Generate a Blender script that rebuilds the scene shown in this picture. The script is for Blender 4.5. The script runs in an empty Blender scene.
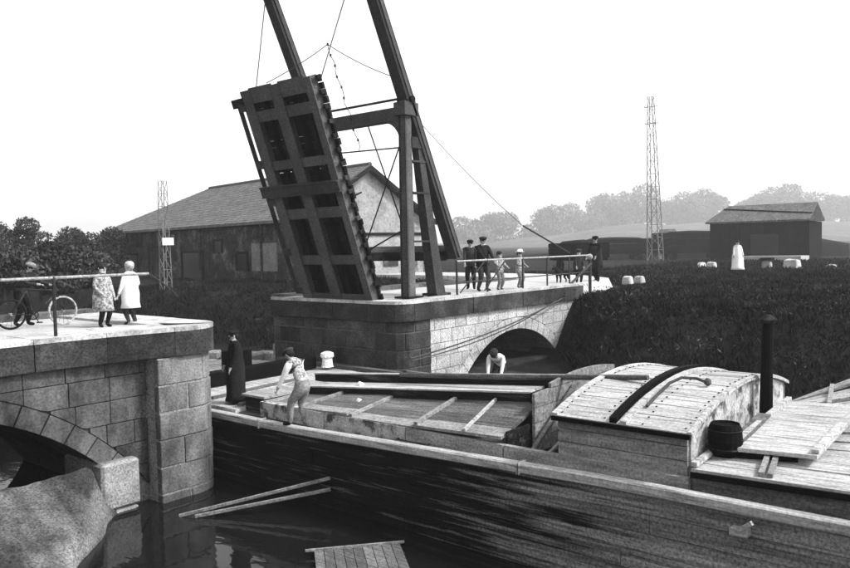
import bpy, bmesh, math, random
import numpy as np
from mathutils import Vector, Matrix, Quaternion
random.seed(7); rng = np.random.default_rng(7)
R = math.radians
scene = bpy.context.scene
COL = scene.collection
# ------------------------------------------------------------------ camera
F, PITCH, ROLL, YAW = 768., R(-2.83), R(1.15), R(39.7)
CAM = Vector((-14.5, -12.95, 4.25))
d = Vector((math.cos(YAW)*math.cos(PITCH), math.sin(YAW)*math.cos(PITCH), math.sin(PITCH)))
r0 = Vector((math.sin(YAW), -math.cos(YAW), 0)); u0 = r0.cross(d)
rr = r0*math.cos(ROLL) - u0*math.sin(ROLL); uu = r0*math.sin(ROLL) + u0*math.cos(ROLL)
cd = bpy.data.cameras.new('camera'); cam = bpy.data.objects.new('camera', cd); COL.objects.link(cam)
cam.matrix_world = Matrix.Translation(CAM) @ Matrix((rr, uu, -d)).transposed().to_4x4()
cd.sensor_width = 36; cd.lens = 36*F/850; cd.clip_end = 5000; cd.clip_start = .1
scene.camera = cam
# ------------------------------------------------------------------ sky, sun, exposure
SUN_AZ = Vector((.42, -.91)).normalized(); SUN_EL = R(47)
w = bpy.data.worlds.new('World'); scene.world = w; w.use_nodes = True
nt = w.node_tree; bg = nt.nodes['Background']
sky = nt.nodes.new('ShaderNodeTexSky'); sky.sky_type = 'NISHITA'; sky.sun_disc = False
sky.sun_elevation = SUN_EL; sky.sun_rotation = math.atan2(SUN_AZ.x, SUN_AZ.y); sky.dust_density = 3; sky.air_density = 1.5
bw = nt.nodes.new('ShaderNodeRGBToBW')
nt.links.new(sky.outputs[0], bw.inputs[0]); nt.links.new(bw.outputs[0], bg.inputs[0]); bg.inputs[1].default_value = .15
sl = bpy.data.lights.new('sun', 'SUN'); sl.energy = 1.7; sl.angle = R(8); sl.color = (1, 1, 1)
so = bpy.data.objects.new('sun', sl); COL.objects.link(so)
sd = Vector((SUN_AZ.x*math.cos(SUN_EL), SUN_AZ.y*math.cos(SUN_EL), math.sin(SUN_EL)))
so.rotation_euler = sd.to_track_quat('Z', 'Y').to_euler(); so.location = (0, -30, 60)
scene.view_settings.view_transform = 'Standard'; scene.view_settings.look = 'None'
scene.view_settings.exposure = 1.5; scene.view_settings.gamma = 1
HAZE = .0007

# ------------------------------------------------------------------ materials
def M(name, v, var=.35, scale=1.5, stretch=(1, 1, 1), rough=.85, rnd=.2, fine=.62, bump=.3, fscale=27, v2=None, patch=.55, soft=.12, pscale=1.2, spec=.04, metal=0, grad=None):
    m = bpy.data.materials.new(name); m.use_nodes = True
    n, l = m.node_tree.nodes, m.node_tree.links
    b = n['Principled BSDF']; b.inputs['Roughness'].default_value = rough
    b.inputs['Specular IOR Level'].default_value = spec; b.inputs['Metallic'].default_value = metal
    tc = n.new('ShaderNodeTexCoord'); mp = n.new('ShaderNodeMapping'); mp.inputs['Scale'].default_value = stretch
    l.new(tc.outputs['Object'], mp.inputs['Vector'])
    def noise(s, det, vec):
        t = n.new('ShaderNodeTexNoise'); t.inputs['Scale'].default_value = s; t.inputs['Detail'].default_value = det
        t.inputs['Roughness'].default_value = .65; l.new(vec, t.inputs['Vector']); return t.outputs['Fac']
    def remap(x, a, b_, lo, hi):
        q = n.new('ShaderNodeMapRange'); q.inputs[1].default_value = a; q.inputs[2].default_value = b_
        q.inputs[3].default_value = lo; q.inputs[4].default_value = hi; l.new(x, q.inputs[0]); return q.outputs[0]
    def math_(op, a, b_):
        q = n.new('ShaderNodeMath'); q.operation = op
        for i, s in enumerate((a, b_)):
            if isinstance(s, (int, float)): q.inputs[i].default_value = s
            else: l.new(s, q.inputs[i])
        return q.outputs[0]
    n1 = noise(scale, 7, mp.outputs[0]); n2 = noise(fscale, 3, tc.outputs['Object'])
    fac = math_('MULTIPLY', remap(n1, .3, .7, 1-var, 1+var), remap(n2, .3, .7, 1-fine, 1+fine))
    oi = n.new('ShaderNodeObjectInfo')
    fac = math_('MULTIPLY', fac, remap(oi.outputs['Random'], 0, 1, 1-rnd, 1+rnd))
    base = v
    if v2 is not None:
        n3 = noise(pscale, 8, mp.outputs[0])
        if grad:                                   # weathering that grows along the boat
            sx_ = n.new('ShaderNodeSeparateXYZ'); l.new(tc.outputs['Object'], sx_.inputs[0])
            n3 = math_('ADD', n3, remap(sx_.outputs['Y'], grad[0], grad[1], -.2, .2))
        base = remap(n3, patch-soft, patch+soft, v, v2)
    val = math_('MINIMUM', math_('MULTIPLY', fac, base), .82)
    c = n.new('ShaderNodeCombineColor')
    for i in range(3): l.new(val, c.inputs[i])
    l.new(c.outputs[0], b.inputs['Base Color'])
    if bump:
        bp = n.new('ShaderNodeBump'); bp.inputs['Strength'].default_value = bump; bp.inputs['Distance'].default_value = .03
        l.new(math_('ADD', n1, math_('MULTIPLY', n2, .4)), bp.inputs['Height']); l.new(bp.outputs[0], b.inputs['Normal'])
    return m

m = {}
m['stone'] = M('weathered_stone', 0.075, v2=.012, patch=.56, rnd=.18, scale=1.6, stretch=(1, 1, .4), fine=.42, var=.5, bump=.7)
m['stone_stained'] = M('streaked_stone', .022, var=.5, scale=1.6, stretch=(1, 1, .3), v2=.07, patch=.6, rnd=.2, fine=.6, bump=.6)
m['stone_pier'] = M('paler_pier_stone', .14, var=.5, scale=1.6, stretch=(1, 1, .5), v2=.035, patch=.54, rnd=.14, fine=.45, bump=.7)
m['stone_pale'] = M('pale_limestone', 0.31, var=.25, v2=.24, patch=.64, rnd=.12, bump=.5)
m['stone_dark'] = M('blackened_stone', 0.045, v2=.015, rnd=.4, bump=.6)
m['stone_wet'] = M('damp_stone', 0.04, v2=.05, patch=.58, rnd=.2, scale=3, stretch=(1, 1, .35), bump=.6)
m['stone_light'] = M('bleached_stone', 0.2, v2=.07, patch=.56, rnd=.2, bump=.5)
m['coping'] = M('weathered_shaded_coping', 0.022, v2=.055, patch=.58, rnd=.3, bump=.6)  # weathered stone, its face darkened further in the colour as shade
m['mortar'] = M('mortar', 0.09, bump=.3)
m['mortar_pale'] = M('pale_mortar', 0.2, bump=.3)
m['paving'] = M('dusty_sunlit_paving', 0.34, var=.3, v2=.12, patch=.6, soft=.12, pscale=2.5, rnd=.1, fine=.4)  # dusty slab, also paints the coping's sunlit top as a paler colour
m['road'] = M('dusty_road', 0.32, var=.2, rnd=0, fine=.2)
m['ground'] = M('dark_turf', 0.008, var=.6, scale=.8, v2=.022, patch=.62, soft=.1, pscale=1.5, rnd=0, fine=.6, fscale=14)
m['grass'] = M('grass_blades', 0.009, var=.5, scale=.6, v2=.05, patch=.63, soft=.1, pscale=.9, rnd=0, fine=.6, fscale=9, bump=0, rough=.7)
m['weed'] = M('pale_weed_leaves', .02, var=.6, scale=.5, v2=.055, patch=.58, pscale=.5, rnd=0, fine=.6, fscale=8, bump=0)
m['gravel'] = M('towpath_earth', 0.018, var=.4, v2=.04, rnd=0, fine=.5)
m['iron'] = M('black_iron', 0.01, var=.4, rnd=.3, rough=.65, fine=.5, v2=.08, patch=.62)
m['iron_grey'] = M('weathered_girder_iron', 0.034, var=.35, v2=.035, patch=.58, rnd=.25, rough=.7, fine=.5)
m['iron_pale'] = M('painted_iron', 0.06, var=.3, v2=.08, patch=.6, rnd=.2, rough=.7, fine=.5)
m['rail'] = M('pale_painted_rail', .24, var=.15, rnd=.1, bump=.05)
m['wood'] = M('grey_barge_wood', 0.1, var=.5, scale=3, stretch=(7, .5, 7), v2=.07, patch=.58, pscale=2.2, rnd=.3, fine=.45, bump=.4)
m['wood_pale'] = M('bleached_planking', 0.34, var=.3, scale=3, stretch=(8, .5, 8), v2=.1, patch=.60, soft=.1, pscale=2.5, rnd=.12, fine=.3, bump=.4)
m['wood_mid'] = M('pale_worn_board', 0.2, var=.4, scale=3, stretch=(5, .6, 5), v2=.13, patch=.58, pscale=2, rnd=.2, fine=.45, bump=.4)
m['wood_dark'] = M('tarred_wood', 0.009, var=.5, scale=3, stretch=(7, .5, 7), v2=.1, patch=.66, rnd=.35, rough=.75, fine=.5, bump=.4)
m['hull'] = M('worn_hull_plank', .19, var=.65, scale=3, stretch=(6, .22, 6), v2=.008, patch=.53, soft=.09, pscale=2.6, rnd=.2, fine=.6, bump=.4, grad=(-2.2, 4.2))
m['wheel_rim'] = M('pale_wheel_rim', .25, bump=0)
m['wood_black'] = M('black_tarred_wood', 0.003, rnd=.2, rough=.75, bump=.3)
m['mottled'] = M('flaking_paint', .34, var=.3, scale=4, v2=.05, patch=.55, soft=.06, pscale=3.2, rnd=.1, fine=.4)
m['leafplank'] = M('oak_deck_plank', 0.008, var=.4, rnd=.5, rough=.8)
m['barn_wall'] = M('rubble_barn_wall', .03, var=.6, scale=1.2, v2=.13, patch=.58, soft=.1, pscale=.7, rnd=.12, fine=.7, fscale=7)
m['barn_sunlit'] = M('sunlit_gable', 0.24, var=.15, scale=.8, v2=.12, patch=.58, rnd=.05, fine=.3, fscale=8)  # sunlight on the gable put into its paler wall colour
m['roof'] = M('old_roof_tiles', .095, var=.35, scale=2, rnd=.25, fine=.5, fscale=9)
m['timber'] = M('dark_timber', 0.012, rnd=.3)
m['window'] = M('window_opening', 0.006, rough=.3, rnd=.2, bump=0, spec=.4)
m['shed'] = M('sooty_boards', 0.006, var=.4, rnd=.3, fine=.5, fscale=5)
m['shed_roof'] = M('slate_roof', 0.1, var=.3, rnd=.15, fine=.5, fscale=6)
m['leaves'] = M('foliage', .042, var=.6, scale=.5, rnd=.15, fine=.5, fscale=3, bump=0, rough=.7)
m['leaves_hazed'] = M('hazed_foliage', 0.12, var=.5, scale=.3, rnd=.15, fine=.4, fscale=2, bump=0, rough=.7)  # far leaves lightened in colour to add to the distance haze
m['bark'] = M('bark', .05)
m['skin'] = M('skin', .3, var=.1, fine=.15, bump=0, rough=.6)
m['black_cloth'] = M('black_cloth', .012, var=.3, bump=.1, rough=.95, spec=.02)
m['dark_cloth'] = M('dark_cloth', .03, var=.3, bump=.1, rough=.95, spec=.02)
m['grey_cloth'] = M('grey_cloth', .16, var=.3, bump=.1, rough=.95, fine=.5, spec=.1)
m['check_cloth'] = M('patterned_cotton', .33, var=.2, v2=.12, patch=.52, soft=.05, pscale=18, bump=.1, rough=.95, spec=.02)
m['white_cloth'] = M('white_cotton', .68, var=.15, fine=.15, bump=.1, rough=.95, spec=.02)
m['hair'] = M('dark_hair', .02, bump=.1)
m['hair_fair'] = M('fair_hair', .3, bump=.1)
m['rope'] = M('hemp_rope', .05, bump=.2)
m['mast'] = M('grey_mast_iron', .14, bump=0)
m['rope_dark'] = M('steel_wire', .03, bump=0)
m['white_paint'] = M('white_paint', .7, var=.15)
m['apron'] = M('worn_apron_masonry', .035, var=.5, scale=1.3, v2=.15, patch=.56, soft=.14, pscale=1.1, stretch=(1, .5, 1), rnd=0, fine=.7, bump=.8)
m['concrete'] = M('pale_block_stone', 0.33, var=.25, v2=.3)
m['hill'] = M('wooded_hill', .06, var=.7, scale=.06, rnd=0, fine=.7, fscale=.3)

def mat_water():
    mm = bpy.data.materials.new('canal_water'); mm.use_nodes = True
    n, l = mm.node_tree.nodes, mm.node_tree.links; b = n['Principled BSDF']
    b.inputs['Base Color'].default_value = (.006, .006, .006, 1); b.inputs['Roughness'].default_value = .05
    b.inputs['IOR'].default_value = 1.33
    tc = n.new('ShaderNodeTexCoord'); mp = n.new('ShaderNodeMapping'); mp.inputs['Scale'].default_value = (1, .5, 1)
    l.new(tc.outputs['Object'], mp.inputs[0])
    t = n.new('ShaderNodeTexNoise'); t.inputs['Scale'].default_value = 2.2; t.inputs['Detail'].default_value = 3
    l.new(mp.outputs[0], t.inputs['Vector'])
    bp = n.new('ShaderNodeBump'); bp.inputs['Strength'].default_value = .14; bp.inputs['Distance'].default_value = .06
    l.new(t.outputs['Fac'], bp.inputs['Height']); l.new(bp.outputs[0], b.inputs['Normal'])
    return mm
m['water'] = mat_water()

# ------------------------------------------------------------------ mesh helpers
BASE = {}                                    # world position of each thing's base
class MB:
    def __init__(s): s.v = []; s.f = []
    def add(s, vs, fs):
        o = len(s.v); s.v += [Vector(p) for p in vs]; s.f += [tuple(i+o for i in f) for f in fs]; return s
    def box(s, c, size, rot=None):
        hx, hy, hz = (q/2 for q in size); c = Vector(c)
        vs = [Vector((x, y, z)) for x in (-hx, hx) for y in (-hy, hy) for z in (-hz, hz)]
        if rot is not None: vs = [rot @ p for p in vs]
        return s.add([c+p for p in vs], [(0, 1, 3, 2), (4, 6, 7, 5), (0, 4, 5, 1), (2, 3, 7, 6), (0, 2, 6, 4), (1, 5, 7, 3)])
    def bb(s, x0, x1, y0, y1, z0, z1): return s.box(((x0+x1)/2, (y0+y1)/2, (z0+z1)/2), (abs(x1-x0), abs(y1-y0), abs(z1-z0)))
    def hexa(s, b4, t4):                     # four bottom corners, four top corners, same order
        return s.add(list(b4)+list(t4), [(3, 2, 1, 0), (4, 5, 6, 7), (0, 1, 5, 4), (1, 2, 6, 5), (2, 3, 7, 6), (3, 0, 4, 7)])
    def bar(s, p0, p1, wd, h=None, up=(0, 0, 1), w1=None, h1=None):
        p0, p1 = Vector(p0), Vector(p1); h = h or wd; w1 = w1 or wd; h1 = h1 or h
        dd = (p1-p0).normalized(); a = dd.cross(Vector(up))
        if a.length < 1e-4: a = dd.cross(Vector((1, 0, 0)))
        a.normalize(); b = a.cross(dd)
        q = lambda p, W, H: [p-a*W/2-b*H/2, p+a*W/2-b*H/2, p+a*W/2+b*H/2, p-a*W/2+b*H/2]
        return s.hexa(q(p0, wd, h), q(p1, w1, h1))
    def tube(s, pts, r, n=8, cap=True):
        pts = [Vector(p) for p in pts]; k = len(pts); rs = r if isinstance(r, (list, tuple)) else [r]*k
        o = len(s.v); prev = None
        for i, p in enumerate(pts):
            t = (pts[min(i+1, k-1)]-pts[max(i-1, 0)]).normalized()
            if prev is None: a = t.orthogonal().normalized()
            else: a = (prev - t*prev.dot(t)).normalized()
            prev = a; b = t.cross(a)
            s.v += [p + (a*math.cos(2*math.pi*j/n) + b*math.sin(2*math.pi*j/n))*rs[i] for j in range(n)]
        for i in range(k-1):
            for j in range(n):
                j2 = (j+1) % n; s.f.append((o+i*n+j, o+i*n+j2, o+(i+1)*n+j2, o+(i+1)*n+j))
        if cap: s.f.append(tuple(o+j for j in range(n))[::-1]); s.f.append(tuple(o+(k-1)*n+j for j in range(n)))
        return s
    def lathe(s, c, prof, n=14, sx=1, sy=1, wob=0, rot=None):   # prof: (r, z)
        c = Vector(c); o = len(s.v); ph = random.random()*6
        for r, z in prof:
            for j in range(n):
                a = 2*math.pi*j/n; q = 1+wob*math.sin(a*5+ph)+wob*.6*math.sin(a*9+ph*2)
                p = Vector((r*q*sx*math.cos(a), r*q*sy*math.sin(a), z)); s.v.append(c+(rot @ p if rot is not None else p))
        for i in range(len(prof)-1):
            for j in range(n):
                j2 = (j+1) % n; s.f.append((o+i*n+j, o+i*n+j2, o+(i+1)*n+j2, o+(i+1)*n+j))
        s.f.append(tuple(o+j for j in range(n))[::-1]); s.f.append(tuple(o+(len(prof)-1)*n+j for j in range(n)))
        return s
    def prism(s, poly, ext):                 # closed 3-D polygon pushed along ext
        ext = Vector(ext); k = len(poly); o = len(s.v)
        s.v += [Vector(p) for p in poly] + [Vector(p)+ext for p in poly]
        s.f.append(tuple(o+i for i in range(k))); s.f.append(tuple(o+k+i for i in range(k))[::-1])
        for i in range(k): j = (i+1) % k; s.f.append((o+j, o+i, o+k+i, o+k+j))
        return s
    def torus(s, c, R_, r, axis=(0, 0, 1), n=32, k=6):
        q = Vector(axis).to_track_quat('Z', 'Y'); c = Vector(c)
        pts = [c + q @ Vector((R_*math.cos(2*math.pi*i/n), R_*math.sin(2*math.pi*i/n), 0)) for i in range(n+1)]
        return s.tube(pts, r, k, False)

def link(o, parent=None):
    COL.objects.link(o)
    if parent is not None: o.parent = parent; BASE[o.name] = BASE.get(parent.name, Vector())
    return o
def tag(o, label, cat, group=None):
    o['label'] = label; o['category'] = cat
    if group: o['group'] = group
    return o
def thing(name, loc, label, cat, group=None, rz=0):
    o = bpy.data.objects.new(name, None); o.location = loc; o.rotation_euler = (0, 0, rz); o.empty_display_size = .3
    COL.objects.link(o); BASE[o.name] = Vector(loc) if not rz else Vector()
    return tag(o, label, cat, group)
def build(name, mb, mt, parent=None, smooth=False, bevel=0, fix=True, local=False):
    me = bpy.data.meshes.new(name); base = BASE.get(parent.name, Vector()) if (parent is not None and not local) else Vector()
    me.from_pydata([p-base for p in mb.v], [], mb.f)
    if fix or bevel:
        bm = bmesh.new(); bm.from_mesh(me)
        if bevel: bmesh.ops.bevel(bm, geom=bm.edges[:], offset=bevel, segments=1, affect='EDGES', clamp_overlap=True)
        bmesh.ops.recalc_face_normals(bm, faces=bm.faces[:]); bm.to_mesh(me); bm.free()
    me.materials.append(mt)
    if smooth:
        for p in me.polygons: p.use_smooth = True
    o = bpy.data.objects.new(name, me); link(o, parent); return o
def structure(name, mb, mt, parent=None, **k):
    o = build(name, mb, mt, parent, **k)
    if parent is None: o['kind'] = 'structure'
    return o

# ================================================================== SETTING
WATER = -.35
def smooth01(t): t = np.clip(t, 0, 1); return t*t*(3-2*t)
def gz(X, Y):
    X = np.asarray(X, float); Y = np.asarray(Y, float)
    s0 = np.where(Y < 1, 7.3-np.clip((-Y-.3)/2.6, 0, 1)*3.4, np.where(Y < 5.2, 9.2, 3.0))
    wd = np.where(Y < 1, 2.1+np.clip(-Y/10, 0, 1)*2.2, np.where(Y < 5.2, .4, 3.5))
    right = np.where(X < .45, -1.6, .5 + (2.35-.5)*smooth01((X-s0)/wd))
    q0 = np.where(Y < -.05, -10.9, -8.2)
    left = np.where(X > q0, -1.6, np.where(X > q0-1.2, -1.6+1.95*np.clip((q0-X)/1.2, 0, 1), .35))
    left = np.where(X < -12.4, .35 + 2.2*smooth01((-12.4-X)/1.6), left)
    left = np.where((Y > 5.2) & (X < -8.2), np.maximum(left, .45+1.9*smooth01((-8.6-X)/2)), left)
    z = np.where(X > -4, right, left)
    und = .07*np.sin(X*.9+Y*.4)+.05*np.sin(X*2.1-Y*1.7)
    return z + np.where((X > 9.6) | (X < -14), und, np.where((X > 7), und*.6, 0)) * np.where((Y > -.8) & (Y < 5.2), .2, 1)
def ground_sheet():
    xs = np.unique(np.concatenate([np.linspace(-17, 24, 124), np.linspace(24, 130, 54), np.array([-1500, -800, -300, -120, -60, -35, -25, -20, 170, 240, 340, 500, 800, 1600, 2600]), np.array([.30, .45, -8.2, -9.7, -7.9])]))
    ys = np.unique(np.concatenate([np.linspace(-20, 34, 136), np.array([-.04, -.06]), np.linspace(34, 120, 40), np.array([-1500, -700, -300, -120, -60, -38, -27, 160, 240, 340, 500, 800, 1600, 2600]), np.array([-.02, .02, 5.18, 5.22])]))
    X, Y = np.meshgrid(xs, ys); Z = gz(X, Y)
    v = np.stack([X, Y, Z], -1).reshape(-1, 3); nx = len(xs); ny = len(ys)
    i, j = np.meshgrid(np.arange(nx-1), np.arange(ny-1)); a = (j*nx+i).ravel()
    f = np.stack([a, a+1, a+nx+1, a+nx], -1)
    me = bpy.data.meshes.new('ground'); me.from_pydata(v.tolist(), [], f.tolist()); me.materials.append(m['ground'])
    for p in me.polygons: p.use_smooth = True
    o = bpy.data.objects.new('ground', me); COL.objects.link(o); o['kind'] = 'structure'
ground_sheet()
structure('canal_water', MB().add([(-12, -400, WATER), (.42, -400, WATER), (.42, 600, WATER), (-12, 600, WATER)], [(0, 1, 2, 3)]), m['water'], fix=False)
structure('towpath', MB().bb(.45, 4.2, -30, -.0, .3, .56).bb(.45, 8.2, .02, 4.9, .3, .555), m['gravel'])
def bend_road():
    vs = []; cl = [(9.4, 2.55), (12, 2.6), (14.5, 3.4), (16.5, 5.4), (18, 9), (19, 14), (20, 22), (34, 60)]
    for i, (x, y) in enumerate(cl):
        a, b = cl[max(0, i-1)], cl[min(len(cl)-1, i+1)]; t_ = Vector((b[0]-a[0], b[1]-a[1], 0)).normalized(); n_ = Vector((t_.y, -t_.x, 0)); c = Vector((x, y, 2.79-.02*i))
        vs += [c-n_*2.3-Vector((0, 0, 1)), c-n_*1.85, c+n_*1.85, c+n_*2.3-Vector((0, 0, 1))]
    structure('road', MB().add(vs, [(i*4+k, i*4+k+1, i*4+k+5, i*4+k+4) for i in range(len(cl)-1) for k in range(3)]), m['road'])
bend_road()
structure('road', MB().add([(-17.5, .6, 2.80), (-17.5, 4.35, 2.80), (-60, 5, 2.7), (-60, 0, 2.7), (-17.5, .2, 1.7), (-17.5, 4.7, 1.7), (-60, 5.4, 1.7), (-60, -.4, 1.7)],
     [(0, 1, 2, 3), (0, 3, 7, 4), (1, 5, 6, 2), (0, 4, 5, 1)]), m['road'])
# grass, one uncountable mass
def grass():
    n = 300000
    X = np.concatenate([rng.uniform(2.5, 30, n//2), rng.uniform(2, 60, n//4), rng.uniform(1, 26, n//4)])
    Y = np.concatenate([rng.uniform(-16, 1, n//2), rng.uniform(-20, 12, n//4), rng.uniform(5, 26, n//4)])
    ok = ~((Y > -.12) & (Y < 5.3) & (X < 9.9)) & ~((X > 9.3) & (X < 16) & (Y > .3) & (Y < 6.0)) & (gz(X, Y) > .56)
    X, Y = X[ok], Y[ok]; k = len(X); Z = gz(X, Y)-.02
    h = rng.uniform(.06, .26, k)*np.where(X > 30, 1.1, 1)*(0.6+.8*(np.sin(X*1.7+Y)*np.sin(Y*1.3-X*.6)*.5+.5)); a = rng.uniform(0, 2*np.pi, k); wd = rng.uniform(.010, .026, k)*(1+X/22)
    lx, ly = rng.normal(0, .5, k)*h, rng.normal(0, .5, k)*h
    v = np.empty((k, 3, 3)); v[:, 0] = np.stack([X-np.cos(a)*wd, Y-np.sin(a)*wd, Z], -1); v[:, 1] = np.stack([X+np.cos(a)*wd, Y+np.sin(a)*wd, Z], -1)
    v[:, 2] = np.stack([X+lx, Y+ly, Z+h], -1)
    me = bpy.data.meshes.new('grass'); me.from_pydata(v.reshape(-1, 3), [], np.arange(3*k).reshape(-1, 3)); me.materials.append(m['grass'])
    o = bpy.data.objects.new('grass', me); COL.objects.link(o); o['kind'] = 'stuff'
grass()

def weeds():
    P = []
    for k in range(150):
        x, y = (rng.uniform(3.2, 16), rng.uniform(-13, -.5)) if k < 95 else ((rng.uniform(10, 40), rng.uniform(-16, 0)) if k < 125 else (rng.uniform(2, 18), rng.uniform(6, 24)))
        z = float(gz(x, y))
        if z < .6: continue
        n = rng.integers(25, 80); sp = rng.uniform(.15, .6); hh = rng.uniform(.12, .5)
        c = np.stack([x+rng.normal(0, sp, n), y+rng.normal(0, sp, n), z+.03+hh*rng.random(n)**1.3], -1); a = rng.normal(size=(n, 3)); a /= np.linalg.norm(a, axis=1)[:, None]
        b = np.cross(a, rng.normal(size=(n, 3))); b /= np.linalg.norm(b, axis=1)[:, None]; s_ = rng.uniform(.03, .085, n)[:, None]
        P.append(np.stack([c-a*s_, c+b*s_*.35, c+a*s_, c-b*s_*.35], 1))
    v = np.concatenate(P).reshape(-1, 3); me = bpy.data.meshes.new('weeds'); me.from_pydata(v, [], np.arange(len(v)).reshape(-1, 4)); me.materials.append(m['weed'])
    o = bpy.data.objects.new('weeds', me); COL.objects.link(o); o['kind'] = 'stuff'
weeds()

# ================================================================== STONE BRIDGE APPROACHES
DECK = 2.85; WID = 4.9
def arch_z(x, cx, a, b, z0):
    t = (x-cx)/a
    return z0 + b*math.sqrt(max(0, 1-t*t)) if abs(t) < 1 else -9
def approach(label, x0, x1, cx, a, b, z0, pier, facemat, mortar, blk, course, piermat, ringmat, group):
    """wall from x0 to x1 along the near edge y = 0, arch centred cx; pier = (xa, xb, side) is the abutment beside the canal."""
    t = thing('stone_bridge_approach', ((x0+x1)/2, WID/2, 0), label, 'bridge', group)
    ring = .34
    # core with the vault cut through
    top = 2.30
    poly = [(x0, .06, -1.5), (x0, .06, top), (x1, .06, top), (x1, .06, -1.5)]
    qa = math.asin(max(0, min(.95, (-1.5-z0)/b)))
    arc = [(cx+a*math.cos(q), .06, z0+b*math.sin(q)) for q in np.linspace(qa, math.pi-qa, 33)]
    poly = [(x0, .06, -1.5), (x0, .06, top), (x1, .06, top), (x1, .06, -1.5), (cx+a*math.cos(qa), .06, -1.5)] + arc + [(cx-a*math.cos(qa), .06, -1.5)]
    core = MB()
    x0w, x1w = (x0+.5, x1) if pier[2] < 0 else (x0, x1-.5)
    left = [(x0w, .06, -1.5), (x0w, .06, top)] + [(cx, .06, top)] + [p for p in arc if p[0] <= cx+1e-6] + [(cx-a*math.cos(qa), .06, -1.5)]
    right = [(x1w, .06, -1.5), (x1w, .06, top), (cx, .06, top)] + [p for p in reversed(arc) if p[0] >= cx-1e-6] + [(cx+a*math.cos(qa), .06, -1.5)]
    core.prism(left, (0, WID-.12, 0)); core.prism(right, (0, WID-.12, 0))
    build('wall', core, mortar, t)
    # facing stones on the near face
    rows = np.arange(-.9, top, course)
    nb = 0
    for ri, zb in enumerate(rows):
        zt = min(zb+course, top+.02); x = x0 + (0 if ri % 2 else -blk/2)
        while x < x1:
            wd = blk*random.uniform(.8, 1.2); xa, xb = max(x, x0), min(x+wd, x1); x += wd
            if xb-xa < .08: continue
            if pier and xa < pier[1] and xb > pier[0]:
                if xa < pier[0]-.1: xb = pier[0]
                elif xb > pier[1]+.1: xa = pier[1]
                else: continue
            A, B = a+ring, b+ring
            xs = np.linspace(xa+.006, xb-.006, 7); lo = [max(zb+.006, arch_z(q, cx, A, B, z0)+.012) for q in xs]
            if z0 > zb: lo = [q if abs(s-cx) > A else max(q, arch_z(s, cx, A, B, z0)+.012) for q, s in zip(lo, xs)]
            keep = [(s, q) for s, q in zip(xs, lo) if q < zt-.03 and not (abs(s-cx) < A and zt < z0)]
            if len(keep) < 2: continue
            dp = random.uniform(0, .012)
            poly = [(s, .09, q) for s, q in keep] + [(keep[-1][0], .09, zt-.006), (keep[0][0], .09, zt-.006)]
            build('stone_block', MB().prism(poly, (0, -.09-dp, 0)), m['stone_stained'] if (pier[2] > 0 and -8.3+.25*ri < xa+.3 and random.random() < .75) else facemat, t, bevel=.009); nb += 1
    # ring of voussoirs
    nv = 19; qb = math.asin(max(.0, min(.95, (.1-z0)/b)))
    for i in range(nv):
        q0, q1 = qb+(math.pi-2*qb)*i/nv+.003, qb+(math.pi-2*qb)*(i+1)/nv-.003
        P = lambda q, e: (cx+(a+e)*math.cos(q), -.012, z0+(b+e)*math.sin(q))
        pl = [P(q0, 0), P((q0+q1)/2, 0), P(q1, 0), P(q1, ring), P((q0+q1)/2, ring), P(q0, ring)]
        build('arch_stone', MB().prism(pl, (0, .5, 0)), ringmat, t)
    # pier beside the canal: large blocks, rounded near corner
    if pier:
        pa, pb, side, pc, pr = pier
        rad = .55 if side < 0 else .62
        def outline(off):                   # plan outline, from the wall end round to the canal face
            P = []
            ins, out = (pa, pb) if side > 0 else (pb, pa); sg = side
            P.append((ins-sg*off*0, .1)); P.append((ins, -pr-off))
            for q in np.linspace(-math.pi/2, 0, 6):
                P.append((out-sg*rad+sg*(rad+off)*math.cos(q), -pr+rad+(rad+off)*math.sin(q)))
            P.append((out+sg*off, WID)); return P
        OL = outline(0)
        # measure along the outline and cut it into blocks
        pts = [Vector((x, y, 0)) for x, y in OL[1:]]
        L = [0]
        for i in range(1, len(pts)): L.append(L[-1]+(pts[i]-pts[i-1]).length)
        def at(s):
            for i in range(1, len(pts)):
                if s <= L[i]+1e-6:
                    k = (s-L[i-1])/(L[i]-L[i-1]); return pts[i-1].lerp(pts[i], k)
            return pts[-1]
        cen = Vector(((pa+pb)/2 - side*.3, 1.4, 0))
        build('pier_core', MB().prism([((max(pa+.018, p[0]-.018) if side > 0 else min(pb-.018, p[0]+.018)), p[1]+.018, -1.5) for p in OL]+[((pa if side > 0 else pb), WID, -1.5)], (0, 0, top+1.5)), m['mortar_pale'] if side > 0 else m['mortar'], t)
        for ri, zb in enumerate(np.arange(-1.2, top, pc)):
            zt = min(zb+pc, top+.02); s = -(.5 if ri % 2 else 0)
            while s < L[-1]-.05:
                wd = random.uniform(.85, 1.15); sa, sb = max(0, s)+.014, min(s+wd, L[-1])-.014; s += wd
                if sb-sa < .1: continue
                ss = sorted(set([sa, sb]+[q for q in L if sa < q < sb])); dp = random.uniform(-.012, .014)
                outp = []; inn = []
                for q in ss:
                    p = at(q); nrm = (at(min(q+.02, L[-1]))-at(max(q-.02, 0))).normalized(); nrm = Vector((nrm.y, -nrm.x, 0))*side
                    outp.append(p+nrm*dp); inn.append(p-nrm*.16)
                pl = [(p.x, p.y, zb+.014) for p in outp]+[(p.x, p.y, zb+.014) for p in reversed(inn)]
                build('stone_block', MB().prism(pl, (0, 0, zt-zb-.028)), piermat, t, bevel=.012)
        endx = pb if side > 0 else pa
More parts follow.
